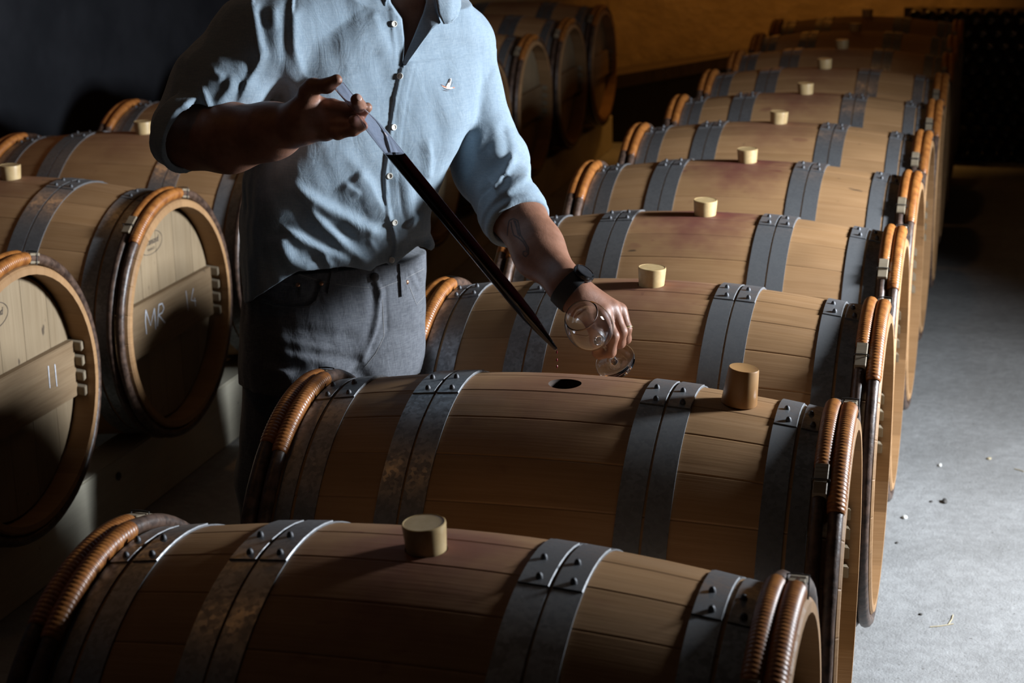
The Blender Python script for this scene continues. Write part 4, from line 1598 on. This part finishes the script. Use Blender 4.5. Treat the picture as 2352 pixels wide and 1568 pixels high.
def strip_on(name, tr, strokes, width, mat, parent, lift=0.0006, thick=0.0, conv=None, **k):
    """flat ribbon laid over a surface along picture polylines"""
    vs, fs = [], []
    for st in strokes:
        pp = [conv(*q) for q in st] if conv else st
        pp = np.array(pp, float)
        t = np.r_[0, np.cumsum(np.linalg.norm(np.diff(pp, axis=0), axis=1))]
        n = max(2, int(t[-1] / 3) + 1)
        tt = np.linspace(0, t[-1], n)
        pp = np.stack([np.interp(tt, t, pp[:, i]) for i in (0, 1)], 1)
        H = [hit(tr, *q) for q in pp]
        H = [h for h in H if h[0] is not None]
        if len(H) < 2:
            continue
        b = len(vs)
        for i in range(len(H)):
            d = unit(H[min(i + 1, len(H) - 1)][0] - H[max(i - 1, 0)][0])
            s_ = unit(np.cross(H[i][1], d)) * width / 2
            for e in (-1, 1):
                vs.append(H[i][0] + H[i][1] * lift + s_ * e)
            if thick:
                for e in (1, -1):
                    vs.append(H[i][0] + H[i][1] * (lift + thick) + s_ * e * 0.94)
        w_ = 4 if thick else 2
        for i in range(len(H) - 1):
            a, c = b + i * w_, b + (i + 1) * w_
            if thick:
                for q in range(4):
                    fs.append((a + q, c + q, c + (q + 1) % 4, a + (q + 1) % 4))
            else:
                fs.append((a, c, c + 1, a + 1))
        if thick:
            fs.append((b, b + 1, b + 2, b + 3))
            e = b + (len(H) - 1) * 4
            fs.append((e + 3, e + 2, e + 1, e))
    if not vs:
        return None
    return link(name, mesh_from(name, vs, fs, mat, True, 40), parent, **k)


BTN = lathe('button', [(0.0, 0.0012), (0.0030, 0.0012), (0.0040, 0.0022), (0.0056, 0.0022), (0.0060, 0.0012), (0.0058, 0.0), (0.0, 0.0)],
            M_BUTTON, 20, False)
for u, v in ((919, 175), (904, 292), (895, 404), (906, 511), (901, 597), (905, 55)):
    disc_on('button', TS, u, v, BTN, shirt_o, 0.0003, label='pearly shirt button')
# embroidered bird on the chest
M_THW = simple('white_thread', (0.70, 0.66, 0.62), (0.80, 0.77, 0.72), 300, 0.8)
M_THR = simple('orange_thread', (0.62, 0.16, 0.08), (0.70, 0.22, 0.10), 300, 0.8)
M_THD = simple('dark_thread', (0.06, 0.04, 0.04), (0.10, 0.07, 0.06), 300, 0.8)
def patch_on(name, tr, polys, mat, parent, lift, conv, **k):
    """flat stitched patches laid on the cloth"""
    vs, fs = [], []
    for pl in polys:
        H = [hit(tr, *conv(*q)) for q in pl]
        if any(h[0] is None for h in H):
            continue
        b = len(vs)
        vs += [h[0] + h[1] * lift for h in H]
        fs.append(tuple(range(b, b + len(H)))[::-1])
    return link(name, mesh_from(name, vs, fs, mat, False), parent, **k)


patch_on('bird_emblem', TS, [[(1262, 1288), (1300, 1316), (1350, 1334), (1400, 1337), (1440, 1326), (1466, 1318), (1440, 1306), (1400, 1312), (1360, 1308), (1320, 1292)],
                             [(1328, 1312), (1345, 1270), (1368, 1235), (1395, 1180), (1410, 1170), (1416, 1200), (1407, 1250), (1388, 1314)]],
         M_THW, shirt_o, 0.0008, c3, label='embroidered white bird with orange and dark stitches')
patch_on('bird_emblem', TS, [[(1258, 1268), (1280, 1280), (1345, 1306), (1340, 1318), (1295, 1308)], [(1428, 1308), (1450, 1306), (1466, 1318), (1440, 1322)]],
         M_THR, shirt_o, 0.0011, c3)
patch_on('bird_emblem', TS, [[(1364, 1246), (1390, 1182), (1403, 1192), (1388, 1238)]], M_THD, shirt_o, 0.0012, c3)
strip_on('bird_emblem', TS, [[(1258, 1264), (1285, 1288), (1335, 1304)], [(1326, 1306), (1344, 1268), (1366, 1232), (1390, 1180)], [(1300, 1325), (1350, 1340), (1400, 1342)],
                             [(1400, 1296), (1412, 1262), (1434, 1230)], [(1292, 1350), (1330, 1361), (1366, 1362)]],
         0.0007, M_THD, shirt_o, 0.0013, conv=c3)

# collar: two turned-down leaves round the neck
def leaf(name, rows, thick, mat, parent, **k):
    """rows of points (own axes) -> thick quilted sheet"""
    R_ = len(rows)
    C_ = len(rows[0])
    me = mesh_from(name, [tuple(p) for r in rows for p in r],
                   [(i * C_ + j, i * C_ + j + 1, (i + 1) * C_ + j + 1, (i + 1) * C_ + j) for i in range(R_ - 1) for j in range(C_ - 1)], mat)
    o = link(name, me, parent, **k)
    m = o.modifiers.new('sub', 'SUBSURF')
    m.subdivision_type = 'SIMPLE' if name != 'collar' else 'CATMULL_CLARK'
    m.levels = m.render_levels = 2
    m = o.modifiers.new('thick', 'SOLIDIFY')
    m.thickness = thick
    m.offset = 0
    return o


NB = Q(938, 25, 0.035)


def nk(deg, r, z, fy=1.0):
    a = math.radians(deg)
    return NB + np.array([math.sin(a) * r, -math.cos(a) * r * fy, z])


degs = [28, 45, 65, 90, 120, 150, 180, 210, 240, 270, 295, 315, 335]
leaf('collar', [[nk(a, 0.066, -0.012) for a in degs], [nk(a, 0.065, 0.022) for a in degs], [nk(a, 0.070, 0.034) for a in degs],
                [nk(a, 0.080, 0.026) for a in degs], [nk(a, 0.092, -0.004) for a in degs]], 0.003, M_SHIRT, shirt_o, label='turned-down collar')
leaf('collar_point', [[Q(1003, -45, -0.02), Q(1035, -45, 0.0), Q(1056, -40, 0.03)],
                      [Q(1000, -5, -0.055), Q(1034, 5, -0.045), Q(1058, 15, -0.01)],
                      [Q(1006, 30, -0.065), Q(1032, 40, -0.06), Q(1050, 40, -0.04)],
                      [Q(1019, 55, -0.068), Q(1030, 54, -0.066), Q(1040, 49, -0.06)]], 0.003, M_SHIRT, shirt_o)
leaf('collar_point', [[Q(900, -60, -0.03), Q(865, -50, -0.02), Q(835, -45, 0.0)],
                      [Q(893, -20, -0.075), Q(862, -12, -0.07), Q(838, -14, -0.05)],
                      [Q(886, 14, -0.09), Q(868, 10, -0.085), Q(850, 2, -0.075)]], 0.003, M_SHIRT, shirt_o)
leaf('lapel', [[Q(985, -20, -0.04), Q(1000, 20, -0.055), Q(1012, 52, -0.066)], [Q(972, 30, -0.06), Q(985, 55, -0.07), Q(992, 68, -0.076)],
               [Q(950, 85, -0.076), Q(960, 95, -0.082), Q(968, 100, -0.086)], [Q(924, 145, -0.094), Q(928, 148, -0.097), Q(932, 150, -0.10)]],
     0.0025, M_SHIRT, shirt_o)

# jeans fittings
strip_on('belt_loop', TJ, [[(602, 262), (592, 320), (578, 392)]], 0.013, M_JEANS, jeans_o, 0.001, 0.003, c2)
strip_on('belt_loop', TJ, [[(944, 235), (950, 310), (955, 402)]], 0.014, M_JEANS, jeans_o, 0.001, 0.003, c2)
RIV = lathe('rivet', [(0.0, 0.0022), (0.0025, 0.0018), (0.0042, 0.0006), (0.0044, 0.0), (0.0, 0.0)], M_COPPER, 14, False)
for u, v in ((684, 654), (738, 651), (935, 648)):
    disc_on('rivet', TJ, u, v, RIV, jeans_o, 0.0003, label='small copper rivet')
JB = lathe('button', [(0.0, 0.0035), (0.006, 0.0035), (0.0082, 0.0026), (0.0086, 0.0), (0.0, 0.0)], M_RIVET, 20, False)
disc_on('button', TJ, 861, 636, JB, jeans_o, 0.0005, label='dark metal jeans button')
M_STITCH = simple('pale_stitching', (0.16, 0.16, 0.165), (0.22, 0.215, 0.215), 300, 0.9)
strip_on('stitching', TJ, [[(400, 285), (500, 316), (600, 341), (700, 354), (780, 358)], [(825, 369), (880, 345), (940, 323)], [(965, 312), (1060, 262)],
                           [(240, 435), (300, 456), (380, 462), (470, 454), (508, 426), (522, 380)],
                           [(848, 420), (852, 520), (856, 610), (815, 695), (760, 765)], [(985, 350), (1005, 400), (1023, 446), (1072, 394)]],
         0.0013, M_STITCH, jeans_o, 0.0005, conv=c2, label='lighter seam stitching')

# seahorse tattoo inside the forearm
strip_on('tattoo', TB, [[(700, 1235), (705, 1150), (720, 1085), (760, 1068), (800, 1085), (815, 1150), (830, 1230), (870, 1290), (905, 1350), (905, 1410),
                         (880, 1440), (855, 1420), (855, 1390), (880, 1385)], [(735, 1100), (745, 1170), (765, 1230), (810, 1255), (860, 1300)],
                        [(765, 1085), (790, 1150), (805, 1225)], [(778, 1090), (798, 1160), (820, 1240)], [(850, 1290), (885, 1345), (893, 1400)]],
         0.0026, M_INK, man, 0.0004, conv=c4, label='faded dark seahorse tattoo on the left forearm')

# nails
NAIL = bmesh.new()
bmesh.ops.create_uvsphere(NAIL, u_segments=14, v_segments=8, radius=1.0)
for v in NAIL.verts:
    v.co = Vector((v.co.x * 0.0052, v.co.y * 0.0064, v.co.z * 0.0012))
NAIL = bm_mesh('fingernail', NAIL, M_NAIL, True)
for u, v in ((824, 224),):
    disc_on('fingernail', TB, u, v, NAIL, man, 0.0)

# watch on the left wrist
WA, WB_ = Q(1300, 655, -0.258), Q(1340, 692, -0.278)
wax = unit(WB_ - WA)
wc = Q(1312, 667, -0.262)
fp = Q(1362, 654, -0.282)
wf = fp - wc
wf = unit(wf - wax * (wf @ wax))
ws = np.cross(wax, wf)
wt = link('watch', mesh_from('watch', [], [], None, False), man, label='black wristwatch on the left wrist')
R_ = 0.0352
vs, fs = [], []
n = 40
for k in range(n):
    a = 2 * PI * k / n
    rr = R_ * (1 + 0.05 * math.cos(2 * a))
    for h, dr in ((-0.0145, 0.0), (-0.015, 0.0022), (0.0, 0.003), (0.015, 0.0022), (0.0145, 0.0)):
        vs.append(wc + wax * h + (wf * math.cos(a) + ws * math.sin(a)) * (rr + dr))
for k in range(n):
    k2 = (k + 1) % n
    for q in range(5):
        fs.append((k * 5 + q, k2 * 5 + q, k2 * 5 + (q + 1) % 5, k * 5 + (q + 1) % 5))
link('strap', mesh_from('strap', vs, fs, M_BLACKRUB, True, 40), wt)
mw = Matrix(((ws[0], wax[0], wf[0], 0), (ws[1], wax[1], wf[1], 0), (ws[2], wax[2], wf[2], 0), (0, 0, 0, 1)))
case = link('case', lathe('case', [(0.0, 0.0), (0.019, 0.0), (0.0205, 0.003), (0.0205, 0.008), (0.0195, 0.0105), (0.0172, 0.0112),
                                   (0.0165, 0.0100), (0.0, 0.0100)], M_WATCH, 36, False), wt)
mm = mw.copy()
mm.translation = Vector(wc + wf * (R_ + 0.001))
case.matrix_local = mm
dial = link('dial', lathe('dial', [(0.0, 0.0002), (0.0158, 0.0002), (0.0158, 0.0), (0.0, 0.0)],
                          simple('dial_glass', (0.02, 0.02, 0.022), (0.03, 0.03, 0.032), 40, 0.08), 32, False), wt)
mm = mw.copy()
mm.translation = Vector(wc + wf * (R_ + 0.0112))
dial.matrix_local = mm

# wedding ring
rd = unit(Q(1438, 758, -0.269) - Q(1425, 714, -0.252))
u0 = unit(np.cross(rd, [0, 0, 1]))
v0 = np.cross(rd, u0)
rcn = Q(1438, 757, -0.2685) - rd * 0.002
link('ring', tube_mesh('ring', [rcn + (u0 * math.cos(2 * PI * k / 28) + v0 * math.sin(2 * PI * k / 28)) * 0.0122 for k in range(28)],
                       0.0016, M_GOLD, 8, True), man, label='gold wedding ring')

# hair and shoes (outside the picture)
hv, hf = surface_nets([(ell(HEAD + [0, 0.025, 0.045], (0.086, 0.100, 0.098)), 0.01)],
                      lambda p, d: np.maximum(d, np.maximum(-(p[:, 2] - HEAD[2] - 0.045 + 0.9 * (p[:, 1] - 0.0)), -1)), 0.006,
                      HEAD - 0.16, HEAD + 0.2)
link('hair', np_mesh('hair', hv, hf, M_HAIR, 1), man, label='short dark hair')
for A_, yw in ((AR, 0.15), (AL, -0.2)):
    sv, sf = surface_nets([(rc(A_ + [0, 0.05, -0.045], A_ + [0.0, -0.13, -0.052], 0.042, 0.036), 0.02), (rc(A_ + [0, 0.02, 0.03], A_ + [0, 0.0, -0.04], 0.046, 0.045), 0.03)],
                          lambda p, d: np.maximum(d, 0.0005 - p[:, 2]), 0.006, A_ - [0.12, 0.26, 0.12], A_ + [0.12, 0.2, 0.12])
    link('shoe', np_mesh('shoe', sv, sf, M_SHOE, 1), man)


# ------------------------------------------------------------------ glass things
def glass_material(name, tint, rough=0.0):
    t = NT(name, rough=rough, spec=0.5)
    t.base(tint)
    t.b.inputs['Transmission Weight'].default_value = 1.0
    t.b.inputs['IOR'].default_value = 1.48
    return t.m


M_GLASS = glass_material('clear_glass', (0.97, 0.965, 0.98))
M_THIEF = glass_material('thief_plastic', (0.93, 0.90, 0.95))
t = NT('red_wine', rough=0.06, spec=0.5)
t.base((0.004, 0.0002, 0.0004))
M_WINE = t.m
t = NT('wine_drop', rough=0.05, spec=0.6)
t.base((0.12, 0.006, 0.008))
M_DROP = t.m

# wine thief: a hollow tube from thumb to tip
tdir = T1 - T0
TLEN = np.linalg.norm(tdir)
tdir = tdir / TLEN
thief = empty('wine_thief', tuple(to_world(T1)), label='clear glass wine thief half full of dark red wine, held over the open barrel',
              category='wine thief')
wd = -(PA * tdir[0] + PB * tdir[1] + np.array([0, 0, tdir[2]]))
thief.rotation_euler = Vector(wd).to_track_quat('Z', 'Y').to_euler()
Lt = TLEN
prof_o = [(0.0022, 0.0), (0.0034, 0.0015), (0.0045, 0.012), (0.0085, 0.045), (0.0115, 0.075), (0.0125, 0.11), (0.0128, 0.30), (0.0135, Lt - 0.20),
          (0.0143, Lt - 0.12), (0.0132, Lt - 0.085), (0.0098, Lt - 0.062), (0.0088, Lt - 0.055), (0.0100, Lt - 0.051), (0.0088, Lt - 0.047),
          (0.0088, Lt - 0.040), (0.0102, Lt - 0.036), (0.0092, Lt - 0.032), (0.0096, Lt - 0.012), (0.0100, Lt - 0.001), (0.0096, Lt)]
prof_i = [(max(r - 0.0013, 0.0012), h) for r, h in prof_o]
link('tube', lathe('tube', prof_o + prof_i[::-1], M_THIEF, 40, False, 'z', 60), thief, label='clear tube')
tw = thief_at(907)
hw_ = Lt * (1 - tw)
wine_p = [(0.0012, 0.0008)] + [(r - 0.0007, h) for r, h in prof_o if 0.001 < h < hw_ - 0.01]
# level surface: the top ring is cut by a horizontal plane
wm = lathe('wine', wine_p + [(0.0130, hw_)], M_WINE, 40, True)
gz = Vector(wd)
R3 = gz.to_track_quat('Z', 'Y').to_matrix()
nrm = R3.transposed() @ Vector((0, 0, 1))
for v in wm.vertices:
    if v.co.z > hw_ - 0.004:
        v.co.z = hw_ - (nrm.x * v.co.x + nrm.y * v.co.y) / nrm.z
link('wine', wm, thief, label='dark red wine in the tube')

DROP = bmesh.new()
bmesh.ops.create_uvsphere(DROP, u_segments=10, v_segments=8, radius=1.0)
for v in DROP.verts:
    s = 1.0 - 0.5 * max(v.co.z, 0)
    v.co = Vector((v.co.x * 0.0018 * s, v.co.y * 0.0018 * s, v.co.z * 0.0034))
DROP = bm_mesh('wine_drop', DROP, M_DROP, True)
tp = to_world(T1)
for dz, lab in ((-0.004, 'red wine drop hanging from the tip of the wine thief'), (-0.018, 'red wine drop falling just below the thief tip'),
                (-0.030, 'lowest red wine drop falling towards the open bung hole')):
    o = link('wine_drop', DROP, None, label=lab, category='drop', group='wine drops')
    o.location = (tp[0] + wd[0] * -0.001, tp[1], tp[2] + dz)

# tasting glass: bowl towards the camera, foot towards the barrel behind
FOOT = to_world(Q(1414, 831, -0.288))
RIMC = None
bl_ = Q(1348, 750, 0)
# axis from the picture offset of the bowl and the glass length
dF = (FOOT - CAM) @ _f
lat = (RR * (1347 - 1414) - UU * (750 - 831)) * dF / FPX * 0.97
GL = 0.130
fwd = -math.sqrt(max(GL ** 2 - lat @ lat, 1e-6))
BOWLC = FOOT + lat + _f * fwd
gax = unit(BOWLC - FOOT)
glass = empty('wine_glass', tuple(FOOT), label='clear stemmed tasting glass tilted in the left hand, a trace of red wine inside', category='glass')
glass.rotation_euler = Vector(gax).to_track_quat('Z', 'Y').to_euler()
BR = 0.0415


def bowl_r(h):                       # h measured from bowl centre
    return math.sqrt(max(1 - (h / (0.043 if h < 0 else 0.062)) ** 2, 0.0)) * BR


hs = [-0.0425 + 0.0855 * k / 26 for k in range(27)]
ob = [(max(bowl_r(h), 0.004), GL + h) for h in hs]
ib = [(max(bowl_r(h) - 0.0011, 0.0005), GL + h) for h in hs if h > -0.0395] 
outer = [(0.0, 0.0), (0.036, 0.0), (0.0375, 0.0012), (0.036, 0.0024), (0.02, 0.0034), (0.009, 0.006), (0.0050, 0.011), (0.0040, 0.020),
         (0.0040, GL - 0.058), (0.0052, GL - 0.047)] + ob
lip = [(ob[-1][0] - 0.0003, ob[-1][1] + 0.0006), (ib[-1][0] + 0.0003, ob[-1][1] + 0.0006)]
inner = ib[::-1] + [(0.0, GL - 0.0398)]
full = lathe('full', outer + lip + inner, M_GLASS, 56, False, 'z', 60)
link('bowl', full, glass, label='clear bowl, stem and foot')
